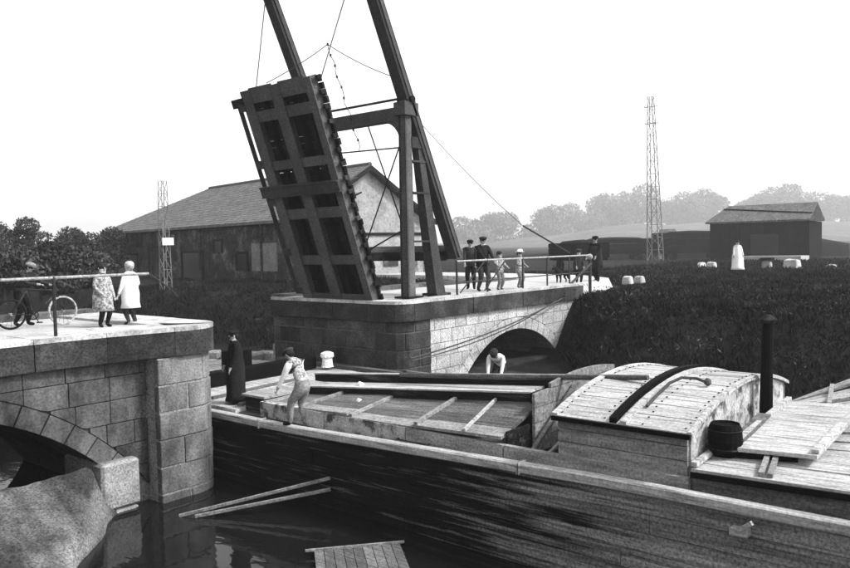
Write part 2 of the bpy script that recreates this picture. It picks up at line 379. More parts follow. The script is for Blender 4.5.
    # coping course and pavement
    def coping_run(P, z0_, z1_, off, mt, name, step, wob=0):
        pts = [Vector((x, y, 0)) for x, y in P]; L = [0]
        for i in range(1, len(pts)): L.append(L[-1]+(pts[i]-pts[i-1]).length)
        def at(s):
            for i in range(1, len(pts)):
                if s <= L[i]+1e-6: return pts[i-1].lerp(pts[i], (s-L[i-1])/max(1e-6, L[i]-L[i-1]))
            return pts[-1]
        s = 0; nn = max(1, round(L[-1]/step)); st = L[-1]/nn
        for i in range(nn):
            sa, sb = i*st+.006, (i+1)*st-.006
            ss = sorted(set([sa, sb]+[q for q in L if sa < q < sb])); o_, i_ = [], []; dp = random.uniform(-wob, wob)
            for q in ss:
                p = at(q); nrm = (at(min(q+.02, L[-1]))-at(max(q-.02, 0))).normalized(); nrm = Vector((nrm.y, -nrm.x, 0))*(pier[2] if pier else 1)
                o_.append(p+nrm*(.1+dp)); i_.append(p-nrm*off)
            pl = [(p.x, p.y, z0_) for p in o_]+[(p.x, p.y, z0_) for p in reversed(i_)]
            build(name, MB().prism(pl, (0, 0, z1_-z0_+random.uniform(-wob, wob)*.4)), mt, t)
    sgn = pier[2]
    near = [((x0 if sgn > 0 else x1), -.02)] + [((pier[0] if sgn > 0 else pier[1]), -.02)] + [(x, y) for x, y in OL[1:]]
    if pr > .1: near = [(x0, -.02), (pier[0]-1.6, -.02), (pier[0]-.8, -.10), (pier[0]-.05, -.25), (pier[0]+.55, -pr)] + [(x, y) for x, y in OL[2:]]
    coping_run(near, 2.325, 2.765, .5 if pr < .1 else .9, m['coping'], 'coping_stone', 1.25, .012)
    coping_run(near, 2.772, 2.852, .48 if pr < .1 else .95, m['paving'], 'kerb_slab', 1.25, .008)
    # far parapet kerb
    build('kerb', MB().bb(x0, x1, WID-.5, WID+.08, 2.3, 2.93), m['stone'], t)
    build('roadway', MB().bb(x0+(0 if sgn > 0 else .5), x1-(.5 if sgn > 0 else 0), .47, WID-.5, 2.25, 2.80), m['road'], t)
    return t
left_bridge = approach('grey stone bridge approach with low arch and big square end blocks, under the children', -17.5, -5.6, -11.34, 4.9, 4.9, -3.0,
    (-7.0, -5.6, 1, .5, .40), m['stone'], m['mortar'], .62, .42, m['stone_pier'], m['stone'], 'stone bridge approaches')
right_bridge = approach('pale stone bridge approach with dark arch under the standing people, right of the gap', 0, 9.6, 5.42, 3.6, 3.6, -1.95,
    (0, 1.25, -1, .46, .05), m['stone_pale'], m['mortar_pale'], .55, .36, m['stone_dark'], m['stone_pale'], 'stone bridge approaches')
# footing at the foot of the left wall
t = left_bridge
for i, (xa, xb) in enumerate(((-8.02, -7.3),)):
    for k, (za, zb) in enumerate(((-.9, -.29), (-.28, .56))):
        build('footing_stone', MB().bb(xa, xb-.02+.02*k, -.19-.03*k, 1.2, za, zb), m['stone_light'], t, bevel=.05)
# stone revetment sloping to the water below the left arch
def revetment():
    tt = thing('stone_revetment', (-9.5, -1, WATER), 'worn pale masonry apron sloping into the water below the left bridge arch', 'embankment')
    nx, ny = 70, 46; v = []
    nr = np.random.default_rng(3); ph = nr.uniform(0, 6, 8)
    for j_ in range(ny):
        for i_ in range(nx):
            x = -12.4+i_*(5.2/(nx-1)); y = .0-j_*(3.6/(ny-1))
            e = (-7.35-.85*(-y)) - x                                    # distance inside the right edge
            z = min(.52+.36*y, -.75+1.5*e+.08*math.sin(y*5+1))
            z += .012*math.sin(x*7+ph[0]+y*3)+.01*math.sin(y*11+ph[1]-x*4)+.006*math.sin(x*17+y*13+ph[2])+.03*math.sin(x*2.6+ph[3])
            v.append(Vector((x, y, z)))
    mb = MB(); mb.v = v; mb.f = [(j_*nx+i_, j_*nx+i_+1, (j_+1)*nx+i_+1, (j_+1)*nx+i_) for j_ in range(ny-1) for i_ in range(nx-1)]
    build('facing', mb, m['apron'], tt, smooth=True)
revetment()
# quay wall right of the canal beyond the bridge, and a strip below it
q = thing('quay_wall', (.35, 10, 0), 'rough quay wall of mixed stone blocks beyond the raised leaf', 'wall')
for k in range(3):
    y = 4.95
    while y < 26:
        wd = random.uniform(.7, 1.2)
        build('stone_block', MB().bb(.05-random.uniform(0, .05), .5, y, y+wd-.02, -.9+k*.5, -.415+k*.5), random.choice([m['stone'], m['stone_dark'], m['stone_light']]), q)
        y += wd

# ================================================================== RAISED LEAF
PH = R(70); E1 = Vector((-math.cos(PH), 0, math.sin(PH))); E3 = Vector((math.sin(PH), 0, math.cos(PH))); HINGE = Vector((.4, 0, 2.8))
def Lp(u, v, w): return HINGE + E1*u + Vector((0, v, 0)) + E3*w
def lbox(u0, u1, v0, v1, w0, w1, mb=None):
    mb = mb or MB()
    return mb.hexa([Lp(u0, v0, w0), Lp(u1, v0, w0), Lp(u1, v1, w0), Lp(u0, v1, w0)], [Lp(u0, v0, w1), Lp(u1, v0, w1), Lp(u1, v1, w1), Lp(u0, v1, w1)])
leaf = thing('drawbridge_leaf', HINGE+Vector((0, 2.5, 0)), 'raised bridge leaf tilted up over the gap showing its dark girder underside', 'drawbridge')
V0, V1 = .95, 3.56
nP = 34
for i in range(nP):
    ua = .05+i*5.95/nP; g = random.choice([.006, .006, .012, .022])
    build('deck_plank', lbox(ua, ua+5.95/nP-g, V0-random.uniform(.0, .1), V1+random.uniform(-.02, .05), 0, .075), m['leafplank'], leaf)
for v, wd in ((1.03, .06), (2.25, .13), (3.41, .13)):
    g = lbox(.0, 6.02, v-.02, v+.02, -.30, -.002); lbox(.0, 6.02, v-wd-.06, v+wd+.06, -.325, -.30, g); 
    gd = build('girder', g, m['iron_pale'], leaf)
    rv = MB()
    for k in range(44):
        for s in (-1, 1):
            p = Lp(.1+k*.135, v+s*(wd+.02), -.33); rv.box(p, (.028, .028, .028))
    o = build('rivets', rv, m['iron_pale'], gd); o['kind'] = 'stuff'
for u, h, wd in ((.12, .27, .2), (1.3, .25, .13), (2.62, .25, .14), (3.98, .25, .12), (5.3, .25, .14), (5.86, .27, .2)):
    for (va, vb) in ((1.055, 2.225), (2.275, 3.385)):
        g = lbox(u-.02, u+.02, va, vb, -h, -.004); lbox(u-wd, u+wd, va+.1, vb-.1, -h-.022, -h, g)
        build('cross_beam', g, m['iron_pale'], leaf)
b = lbox(3.2, 3.44, .84, 3.86, -.45, -.34); lbox(3.17, 3.2, .84, 3.86, -.48, -.33, b); lbox(3.44, 3.47, .84, 3.86, -.48, -.33, b)
build('transverse_beam', b, m['iron_grey'], leaf)
# stringers between cross beams (dark)
for v in (1.45, 1.85, 2.65, 3.0):
    build('stringer', lbox(.2, 5.8, v-.05, v+.05, -.16, -.004), m['leafplank'], leaf)
# outrigger bar along the far side with its brackets
build('outrigger', lbox(.35, 5.75, 3.84, 3.9, -.31, -.2), m['iron_grey'], leaf)
for u in (.4, 1.55, 3.0, 4.05, 5.6):
    build('bracket', lbox(u-.1, u+.1, 3.53, 3.86, -.33, -.08), m['iron_grey'], leaf)
build('end_bracket', lbox(5.62, 5.85, 3.55, 4.06, -.33, -.06), m['iron'], leaf)
for u in np.arange(.5, 6, .36):
    build('edge_clip', lbox(u, u+.1, .86, .94, -.12, .02), m['iron'], leaf)
# plank railing on the upper side of the leaf
for u in (2.9, 3.3):
    build('rail_stub', MB().tube([Lp(u, 1.0, .075), Lp(u, .98, .4)], .025, 6), m['iron'], leaf)

# ================================================================== LIFTING PORTAL
px, yn, yf = 1.25, .7, 4.4
PZ = 8.15
portal = thing('lifting_portal', (px, 2.5, DECK), 'tall iron portal with riveted columns and raked back legs carrying the balance beams', 'bridge gantry')
for y in (yn, yf):
    build('column', MB().bar((px, y, DECK), (px+.0, y, PZ), .27, .26, up=(1, 0, 0), w1=.22, h1=.22), m['iron_pale'], portal)
    for s in (-1, 1):
        build('column_angle', MB().bar((px-.14, y+s*.12, DECK+.02), (px-.115, y+s*.1, PZ-.03), .035, .06, up=(1, 0, 0)), m['iron_grey'], portal)
    build('base_plate', MB().bb(px-.3, px+.3, y-.26, y+.26, DECK-.01, DECK+.05), m['iron'], portal)
    build('raked_leg', MB().bar((px+1.2, y, DECK), (px+.3, y, 7.95), .4, .34, up=(0, 1, 0), w1=.16, h1=.2), m['iron_grey'], portal)
    build('leg_foot', MB().bb(px+.9, px+1.5, y-.28, y+.28, DECK-.01, DECK+.07), m['iron'], portal)
    for z, t_ in ((4.38, .05), (5.7, .05), (6.55, .05), (7.05, .3)):
        xr = px+1.2+(7.95-z)*0-(z-DECK)/(7.95-DECK)*.9
        build('gusset_plate', MB().bb(px+.1, xr+.12, y-.14, y+.14, z-t_/2, z+t_/2), m['iron_grey'], portal)
    build('pivot_block', MB().bb(px-.24, px+.32, y-.2, y+.2, 7.75, 8.1), m['iron_pale'], portal)
    build('pivot_pin', MB().tube([(px+.05, y-.26, 8.18), (px+.05, y+.26, 8.18)], .09, 12), m['iron'], portal)
cb = MB().bb(px-.12, px+.12, yn+.12, yf-.12, 7.64, 8.0)
build('cross_beam', cb, m['iron_pale'], portal)
for s, y in ((1, yn+.1), (-1, yf-.1)):
    pl = [(px-.1, y, 7.65), (px-.1, y, 6.95)]+[(px-.1, y+s*(.62-.62*math.cos(q)), 6.95+.68*math.sin(q)) for q in np.linspace(.12, math.pi/2, 7)]
    build('bracket', MB().prism(pl, (.2, 0, 0)), m['iron_pale'], portal)
build('tie_rod', MB().tube([(px-.05, yn, 8.22), (px-.05, yf, 8.22)], .035, 8), m['iron'], portal)
for A, B in (((px+.1, yn+.1, 7.4), (px+.1, 2.75, 3.6)), ((px+.16, yn+.05, 4.2), (px+.16, 2.25, 7.7)), ((px+.1, yn+.12, 4.75), (px+.1, yf, 3.3)), ((px+.2, yn, 6.95), (px+.2, yf, 7.05)), ((px+.2, 2.75, 3.6), (px+.2, yf, 7.4))):
    build('brace_rod', MB().tube([A, B], .021, 6), m['iron'], portal)
# balance beams
bd = Vector((-.432, 0, .902)).normalized()
beams = thing('balance_beams', (px+.05, 2.5, PZ+.05), 'pair of long iron balance beams leaning back from the portal top into the sky', 'balance beam')
for y in (yn, yf):
    piv = Vector((px+.05, y, PZ+.05))
    A, B = piv-bd*4.75, piv+bd*6.6
    g = MB()
    g.bar(piv, B, .3, .34, up=(0, 1, 0), w1=.22, h1=.3); 
    g2 = MB().bar(A, piv-bd*.002, .3, .32, up=(0, 1, 0), w1=.3, h1=.34)
    bm_ = build('beam', g, m['iron_grey'], beams); build('beam_tail', g2, m['iron_grey'], beams)
    rb = MB().bar(A+Vector((-.0, -.185, 0)), B+Vector((0, -.185, 0)), .09, .03, up=(0, 1, 0))
    build('flange_strip', rb, m['iron_pale'], beams)
pn, pf = Vector((px+.05, yn, PZ+.05)), Vector((px+.05, yf, PZ+.05))
build('tip_tie', MB().bar(pn+bd*6.4, pf+bd*6.4, .2), m['iron_grey'], beams)
build('counterweight', MB().bar(pn-bd*4.62+Vector((0, .2, 0)), pf-bd*4.62-Vector((0, .2, 0)), .42, .3, up=bd), m['iron'], beams)
for s in (2.6, 4.3):
    build('cross_tie', MB().tube([pn+bd*s, pf+bd*(s+1.5)], .02, 6), m['iron'], beams)
for y in (yn+.12, yf-.12):
    tip = Vector((px+.05, y, PZ+.05))+bd*(3.75 if y < 2 else 3.9)
    ch = build('lifting_chain', MB().tube([tip, Lp(5.85, y+.2 if y < 2 else y-.75, .1)], .014, 6), m['iron'])
    tag(ch, ('thin lifting chain from the near balance beam to the top corner of the leaf' if y < 2 else 'thin lifting chain from the far balance beam to the far top corner of the leaf'), 'chain', 'lifting chains of the drawbridge')
# hoisting chain hanging in the portal
def sag(a, b, s, n=14): a, b = Vector(a), Vector(b); return [a.lerp(b, i/n)-Vector((0, 0, s*4*(i/n)*(1-i/n))) for i in range(n+1)]
hp = sag((px-.6, 3.0, 9.95), (px+.1, 2.5, 7.0), 0, 20)
hc = MB().tube([p+Vector((.02*math.sin(i*2.1), .04*math.sin(i*1.3), 0)) for i, p in enumerate(hp)], .011, 5)
for i in range(0, 20, 2): hc.box(hp[i]+Vector((0, .03*math.sin(i*1.3), 0)), (.04, .04, .07))
tag(build('hoisting_chain', hc, m['iron']), 'slender hoisting chain hanging down in front of the sky inside the portal', 'chain')
tag(build('stay_wire', MB().tube(sag((px, yn, 8.7), (px-.6, 3.0, 9.95), .1)+sag((px-.6, 3.0, 9.95), (-1.4, 3.2, 8.6), .05), .012, 5), m['rope_dark']), 'thin stay wire running from the portal head across to the leaf top', 'wire')
tag(build('guy_cable', MB().tube(sag((px+.2, yn, 7.9), (9.1, 2.0, 4.9), .12)+[Vector((9.1, 2, 4.9)), Vector((12.5, 2.0, 3.85))], [.01]*15+[.03, .034], 6), m['rope_dark']), 'dark guy cable sloping from the portal down to the right end of the bridge', 'cable')

# ================================================================== RAILINGS
def railing(label, xs, y, zt, mid, rails_mat, post_mat, endx0, endx1, extra=None):
    t = thing('iron_railing', ((endx0+endx1)/2, y, DECK), label, 'railing', 'iron railings on the bridge edges')
    build('top_rail', MB().tube([(endx0, y, zt), (endx1, y, zt)], .026, 8), rails_mat, t)
    for z in mid: build('lower_rail', MB().tube([(endx0, y, z), (endx1, y, z)], .018, 6), post_mat, t)
    for x in xs: build('post', MB().tube([(x, y, DECK-.02), (x, y, zt+.02)], .03, 8), post_mat, t)
    if extra: extra(t)
    return t
def exl(t): build('end_chain', MB().tube(sag((-6.8, .12, 3.84), (-5.95, .5, 3.35), -.03), .014, 6), m['iron_grey'], t)
railing('pale iron handrail in front of the two children on the left bridge', (-15, -13, -11.2, -8.55), .12, 3.84, (), m['rail'], m['iron_grey'], -15.6, -6.8, exl)
def exr(t):
    build('end_finial', MB().lathe((10.7, .2, 3.62), [(.03, 0), (.09, .06), (.11, .12), (.085, .19), (.03, .23)]), m['rail'], t)
    build('stay', MB().tube([(8.1, .1, 2.4), (10.7, .15, 3.5)], .045, 7), m['iron_grey'], t)
    build('end_post', MB().tube([(10.7, .2, 2.3), (10.7, .2, 3.66)], .06, 8), m['iron_grey'], t)
    for a, b_ in ((2.9, 4.1), (4.1, 5.2)): build('stay', MB().tube([(a, .2, 2.9), (b_, .2, 3.75)], .02, 6), m['iron_grey'], t)
railing('pale iron railing along the right bridge edge where the men lean', (2.75, 4.25, 6.2, 7.7, 9.2), .2, 3.8, (3.2,), m['rail'], m['iron_grey'], 2.75, 10.7, exr)

# ================================================================== BARGE
barge = thing('canal_barge', (-2.9, -9, 0), 'long weathered wooden canal barge with planked hatch covers and an arched cabin', 'barge')
BX0, BX1 = -5.27, -.4
def sheer(y): return .18*min(1, max(0, (-y-2)/6.5))
def srun(x0, x1, ya, yb, z0, z1):
    n = max(1, math.ceil((yb-ya)/1.1)); mb = MB(); P = [ya+(yb-ya)*i/n for i in range(n+1)]; o = 0
    mb.v = [Vector(q) for y in P for q in ((x0, y, z0+sheer(y)), (x1, y, z0+sheer(y)), (x1, y, z1+sheer(y)), (x0, y, z1+sheer(y)))]
    mb.f = [(i*4+k, i*4+(k+1) % 4, i*4+4+(k+1) % 4, i*4+4+k) for i in range(n) for k in range(4)]+[(0, 1, 2, 3), (n*4+3, n*4+2, n*4+1, n*4)]
    return mb
def pb(name, mb, mt, par=None, **k): return build(name, mb, mt, par or barge, **k)
# hull body, bow rounded at Y = 7
bow = [(BX0, -27), (BX0, 4.2)] + [(-2.9-2.5*math.cos(q), 4.2+2.9*math.sin(q)) for q in np.linspace(.2, math.pi-.2, 10)] + [(BX1, 4.2), (BX1, -27)]
pb('hull', MB().prism([(x+(.06 if x < -3 else -.06), y-.05, -1.0) for x, y in bow], (0, 0, 1.9)), m['wood_black'])
# hull planks on the near side
for k in range(6):
    z = -.72+k*.255; j1 = (.3, -.6, .5, -.3, .2, .6)[k]
    cuts = [-26, -17+k % 3, -9.3+j1*3-(5-k)*.25, -3+j1*2, 4.15]
    for ya, yb in zip(cuts[:-1], cuts[1:]):
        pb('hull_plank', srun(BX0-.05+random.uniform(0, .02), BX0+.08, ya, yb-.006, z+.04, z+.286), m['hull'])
for y in (-10.1, -14.6): pb('hull_cleat', MB().bb(BX0-.2, BX0-.04, y-.1, y+.1, .80, .88).bar((BX0-.18, y+.02, .86), (BX0-.2, y-.16, 1.0), .05), m['wood_pale'])
# rubbing strake, side deck
for ya, yb in ((-27, -19), (-18.99, -13.2), (-13.19, -7.05), (-7.03, -1.2), (-1.19, 4.2)):
    pb('rubbing_strake', srun(BX0-.135, BX0+.03, ya, yb-.012, .855, 1.0), m['wood_pale'], bevel=.02)
pb('deck', MB().prism([(x+(.1 if x < -3 else -.1), y-.1, .9) for x, y in bow], (0, 0, .1)), m['wood'])
pb('far_gunwale', MB().bb(BX1-.12, BX1+.06, -27, 4.2, .86, 1.16), m['wood'])
# coaming under the covers (pale flaking boards)
for ya, yb in ((-2.75, -.95), (-4.7, -2.77), (-6.62, -4.72), (-9.4, -6.64)):
    pb('coaming_board', MB().bb(-5.16, -5.06, ya, yb, 1.0, 1.285), m['mottled'] if ya > -6 else m['wood_mid'])
pb('coaming_handle', MB().tube([(-5.19, -4.6, 1.1), (-5.25, -4.6, 1.1), (-5.25, -5.25, 1.1), (-5.19, -5.25, 1.1)], .015, 5), m['iron'])
pb('far_coaming', MB().bb(-.9, -.8, -9.4, -.95, 1.0, 1.3), m['wood'])
# foredeck planks across the bow
y = -.3
while y < 6.3:
    hw = 2.35 if y < 4.2 else 2.35*math.sqrt(max(.02, 1-((y-4.0)/2.7)**2))
    pb('foredeck_plank', MB().box((-2.9, y+.13, 1.03+random.uniform(-.006, .008)), (hw*2, .245, .07)), m['wood_pale']); y += .26
pb('bow_beam', MB().bb(-4.7, -.9, 2.1, 2.42, 1.1, 1.42), m['wood_black'], bevel=.02)
pb('bow_post', MB().bb(-3.1, -2.5, 2.7, 3.2, 1.1, 1.75), m['wood_black'], bevel=.03)
pb('bow_step', MB().bb(-5.0, -3.2, -.92, -.28, 1.01, 1.3), m['wood_dark'])
pb('bow_step_top', MB().bb(-5.03, -3.17, -.92, -.2, 1.302, 1.345), m['wood_mid'])
pb('foredeck_batten', MB().bar((-5.0, -.1, 1.1), (-2.6, .9, 1.1), .1, .06), m['wood'])
pb('foredeck_batten', MB().bar((-4.9, 1.0, 1.1), (-2.0, 1.3, 1.1), .07, .05), m['wood'])
# hold covers: near slope, ridge boards, walkway, far slope
def hz(y, x):                                  # height of the cover: rises towards the stern
    k = (-1.0-y)/5.6; e = 1.245+.11*k; r = 1.27+.42*k
    return e+(r-e)*min(1, max(0, (x+5.08)/1.08))
ys = (-1.0, -2.05, -3.35, -4.85, -6.6)
for i in range(4):
    ya, yb = ys[i]-.012, ys[i+1]+.012; dz = (.0, .035, .0, .03)[i]
    hc_ = None
    for k in range(4):
        xa, xb = -5.14+k*.288, -5.14+(k+1)*.288-.008
        P = lambda x, y_, e: (x, y_, hz(y_, x)+e)
        mb = MB().hexa([P(xa, ya, dz-.045), P(xb, ya, dz-.045), P(xb, yb, dz*1.6-.045), P(xa, yb, dz*1.6-.045)], [P(xa, ya, dz), P(xb, ya, dz), P(xb, yb, dz*1.6), P(xa, yb, dz*1.6)])
        pb('hatch_board', mb, m['wood'] if k else m['wood_mid'])
    pb('hatch_batten', MB().bar((-5.13, ya-.05, hz(ya, -5.13)+dz+.03), (-4.05, ya-.05, hz(ya, -4.05)+dz+.03), .07, .05), m['wood_mid'])
pb('hatch_batten', MB().bar((-5.13, -5.9, hz(-5.9, -5.13)+.07), (-4.05, -5.75, hz(-5.8, -4.05)+.07), .035, .05), m['wood_pale'])
for k in range(4):
    xa, xb = -2.95+k*.53, -2.95+(k+1)*.53-.01
    F_ = lambda x, y_: 1.43+.46*(-1-y_)/5.6-(x+2.95)*.2
    pb('hatch_board', MB().hexa([(xa, -1.0, F_(xa, -1)-.05), (xb, -1.0, F_(xb, -1)-.05), (xb, -6.6, F_(xb, -6.6)-.05), (xa, -6.6, F_(xa, -6.6)-.05)], [(xa, -1.0, F_(xa, -1)), (xb, -1.0, F_(xb, -1)), (xb, -6.6, F_(xb, -6.6)), (xa, -6.6, F_(xa, -6.6))]), m['wood_mid'])
pb('hold_front', MB().bb(-5.05, -.85, -1.02, -.96, 1.0, 1.3), m['wood_dark'])
# ridge boards standing on edge
pb('ridge_board', MB().bar((-4.0, -1.0, 1.325), (-4.0, -6.42, 1.775), .07, .17), m['wood_dark'])
pb('ridge_cap', MB().bar((-4.0, -1.0, 1.42), (-4.0, -6.45, 1.873), .13, .028), m['wood_pale'])
pb('ridge_board', MB().bar((-3.0, -.2, 1.37), (-3.0, -6.5, 1.91), .07, .17), m['wood_dark'])
pb('ridge_cap', MB().bar((-3.0, -.2, 1.468), (-3.0, -6.52, 2.008), .12, .026), m['wood_pale'])
for k in range(3):
    xa = -3.92+k*.29
    pb('walkway_plank', MB().bar((xa+.13, -1.0, 1.345), (xa+.13, -6.1, 1.775), .275, .04), m['wood_pale'])
pb('walkway_edge', MB().bar((-3.86, -1.0, 1.385), (-3.86, -5.4, 1.76), .04, .03), m['wood_black'])
pb('hold_end_post', MB().bb(-4.1, -3.93, -6.62, -6.46, 1.0, 1.88), m['wood_black'])
for k in range(3): pb('hold_end_board', MB().bb(-5.04, -4.1, -6.64, -6.6, 1.02+k*.15, 1.16+k*.15), m['wood_dark'])
# arched bulkhead seen across the open hold
def arch_prof(x, x0, x1, ze, zc): t = (x-(x0+x1)/2)/((x1-x0)/2); return ze+(zc-ze)*math.sqrt(max(0, 1-t*t*.82))*1.0 - (zc-ze)*math.sqrt(.18)*(1-math.sqrt(max(0, 1-t*t*.82)))/(1-math.sqrt(.18))*0
AR = lambda x: 1.78+.34*(1-((x+2.75)/2.2)**2)
for k in range(5):
    z0_, z1_ = 1.0+k*.24, 1.0+(k+1)*.24-.012
    xs = [x for x in np.linspace(-4.4, -.9, 15) if AR(x) > z0_+.05]
    if len(xs) < 2: continue
    pl = [(x, -6.72, z0_) for x in (xs[0], xs[-1])]+[(x, -6.72, min(z1_, AR(x))) for x in reversed(xs)]
    pb('bulkhead_board', MB().prism(pl, (0, .05, 0)), m['wood_mid'])
pb('bulkhead_brace', MB().bar((-4.9, -6.95, 1.15), (-3.2, -6.8, 1.95), .06, .06), m['wood'])
pb('bulkhead_brace', MB().bar((-4.5, -7.0, 1.05), (-2.0, -7.1, 1.9), .05, .05), m['wood_pale'])
pb('hold_floor', MB().bb(-5.0, -.9, -7.4, -6.66, .6, 1.012), m['wood_black'])
# cabin
CY0, CY1 = -9.38, -7.5
CX0, CX1 = -5.06, -.75
CR = lambda x: 1.86+.34*(1-((x-(CX0+CX1)/2)/((CX1-CX0)/2))**2)
for k in range(4):
    pb('cabin_side_board', MB().bb(CX0+random.uniform(0, .012), CX0+.07, CY0+.03, CY1, 1.09+k*.19, 1.09+(k+1)*.19-.012), m['wood_mid'])
pb('cabin_side', MB().bb(CX1-.08, CX1, CY0, CY1, 1.0, 1.84), m['wood'])
pb('cabin_sill', MB().bb(CX0-.05, CX0+.08, CY0, CY1+.04, 1.0, 1.075), m['wood_dark'])
for e in (CY0, CY1-.06):
    for k in range(5):
        xs = np.linspace(CX0+.06, CX1-.09, 6); xa, xb = xs[k]+.006, xs[k+1]-.006
        pl = [(xa, e, 1.0), (xb, e, 1.0)]+[(x, e, CR(x)-.05) for x in np.linspace(xb, xa, 5)]
        pb('cabin_end_board', MB().prism(pl, (0, .06, 0)), m['mottled'] if e == CY0 else m['wood'])
nR = 13
for k in range(nR):
    xa = CX0-.06+(CX1-CX0+.12)*k/nR; xb = CX0-.06+(CX1-CX0+.12)*(k+1)/nR-.022; e0, e1 = CY0-.06, CY1+.07
    j = random.uniform(-.008, .008)
    pb('roof_plank', MB().hexa([(xa, e0, CR(xa)-.035), (xb, e0, CR(xb)-.035), (xb, e1, CR(xb)-.035), (xa, e1, CR(xa)-.035)], [(xa, e0, CR(xa)+j), (xb, e0, CR(xb)+j), (xb, e1, CR(xb)+j), (xa, e1, CR(xa)+j)]), m['wood_pale'])
def roof_rib(y, wd, h, mt, name='roof_rib'):
    mb = MB(); xs = np.linspace(CX0-.06, CX1+.06, 15)
    for a_, b_ in zip(xs[:-1], xs[1:]): mb.hexa([(a_, y, CR(a_)), (b_, y, CR(b_)), (b_, y+wd, CR(b_)), (a_, y+wd, CR(a_))], [(a_, y, CR(a_)+h), (b_, y, CR(b_)+h), (b_, y+wd, CR(b_)+h), (a_, y+wd, CR(a_)+h)])
    pb(name, mb, mt)
roof_rib(-8.42, .1, .075, m['wood_black']); roof_rib(-8.56, .08, .045, m['wood_pale']); roof_rib(-7.53, .09, .03, m['wood_pale']); roof_rib(CY0-.05, .05, .02, m['wood_pale'])
pb('roof_eave_shade', MB().bb(CX0-.1, CX0-.05, CY0-.04, CY1+.05, 1.77, 1.83), m['wood_black'])  # black strip painting the shadow below the roof overhang
# aft deck cover: planks along the boat, rising towards the stern
def az(x, y_):
    k = (x+5.12)/4.5; return 1.42 + .10*k + max(0, min(1.7, -9.55-y_))*(.03+.55*k*k)
nA = 15
for k in range(nA):
    xa, xb = -5.16+k*4.5/nA, -5.16+(k+1)*4.5/nA-.024
    cuts = [-9.44, -11.3-random.random()*.5, -12.9, -14.6]
    for a_, b_ in zip(cuts[:-1], cuts[1:]):
        j = random.uniform(-.01, .012); b2 = b_+.01
        pb('aft_plank', MB().hexa([(xa, a_, az(xa, a_)-.05), (xb, a_, az(xb, a_)-.05), (xb, b2, az(xb, b2)-.05), (xa, b2, az(xa, b2)-.05)], [(xa, a_, az(xa, a_)+j), (xb, a_, az(xb, a_)+j), (xb, b2, az(xb, b2)+j), (xa, b2, az(xa, b2)+j)]), m['wood_pale'])
pb('aft_edge_shade', MB().bar((-5.17, -9.44, 1.345), (-5.17, -14.6, 1.5), .05, .07), m['wood_black'])  # shadow under the aft deck edge, drawn as a black strip
pb('aft_side', MB().bb(-5.06, -4.98, -14.6, -9.42, 1.0, 1.36), m['wood'])
pb('aft_far_side', MB().hexa([(-.8, -9.44, 1.0), (-.7, -9.44, 1.0), (-.7, -14.6, 1.0), (-.8, -14.6, 1.0)], [(-.8, -9.44, 1.45), (-.7, -9.44, 1.45), (-.7, -14.6, 2.3), (-.8, -14.6, 2.3)]), m['wood'])
pb('aft_batten', MB().bar((-5.14, -9.47, 1.47), (-4.0, -9.47, 1.52), .07, .06), m['wood_pale'])
for dy in (0, .1): pb('aft_batten', MB().bar((-5.1, -10.25-dy, 1.475), (-4.3, -10.12-dy, 1.545), .06, .05), m['wood_mid'])
for y_ in (-10.6, -11.2): pb('far_batten', MB().bar((-2.2, y_+.25, az(-2.2, y_+.25)+.02), (-.72, y_+.5, az(-.72, y_+.5)+.03), .06, .05), m['wood_mid'])
# stern part out of frame
pb('stern_deck', MB().bb(-5.1, -.7, -26.8, -14.7, 1.0, 1.3), m['wood'])

nl = MB()
for k in range(nR):
    for y_ in (CY0+.05, CY1-.05, -8.2, -8.75):
        for q in (.25, .75):
            x = CX0-.06+(CX1-CX0+.12)*(k+q)/nR+random.uniform(-.02, .02); nl.box((x, y_+random.uniform(-.015, .015), CR(x)+.006), (.02, .02, .012))
o = pb('nail_heads', nl, m['iron']); o['kind'] = 'stuff'
# loose things lying on the barge
lp = thing('loose_hatch_panel', (-3.7, -10.1, 1.6), 'loose planked hatch panel lying tilted on the stern deck', 'hatch cover')
u_ = Vector((.40, -.98, .0)).normalized(); c0 = Vector((-4.55, -9.72, 1.60)); du = Vector((.05, -1.0, .04)); dv = Vector((2.2, -.12, .24))
for k in range(7):
    a_, b_ = k/7, (k+1)/7-.004
    P = lambda s, q, e: c0+du*s+dv*q+Vector((0, 0, e))
    build('panel_plank', MB().hexa([P(0, a_, -.05), P(1, a_, -.05), P(1, b_, -.05), P(0, b_, -.05)], [P(0, a_, 0), P(1, a_, 0), P(1, b_, 0), P(0, b_, 0)]), m['wood_pale'], lp)
build('panel_batten', MB().bar(P(.02, .0, .035), P(.02, 1, .035), .07, .06), m['wood_pale'], lp)
build('panel_batten', MB().bar(P(.97, .02, .03), P(.97, .55, .03), .08, .05), m['wood_pale'], lp)
build('panel_shade_bar', MB().bar(P(.05, .03, -.1), P(.75, .06, -.1), .05, .1), m['wood_black'], lp)  # black bar standing for the shadow beneath the panel's front edge
tag(build('loose_plank', MB().bar((-4.5, -9.72, 1.60), (-3.3, -9.78, 1.80), .17, .035), m['wood']), 'short grey plank lying beside the black bucket on the stern deck', 'plank')
bk = thing('bucket', (-4.45, -9.62, 1.46), 'round black bucket standing at the end wall of the barge cabin', 'bucket')
build('bucket_body', MB().lathe((-4.45, -9.62, 1.46), [(.15, 0), (.2, .06), (.22, .2), (.205, .36), (.18, .42), (.17, .39), (.1, .38)], 18), m['wood_black'], bk, smooth=False)
for z in (.08, .27): build('hoop', MB().torus((-4.45, -9.62, 1.46+z*1.25), .205, .012), m['iron'], bk)
pole = MB().tube([(-3.15, -2.85, 1.70), (-3.42, -5.6, 1.955), (-3.7, -8.25, 2.235)], [.045, .05, .042], 8)
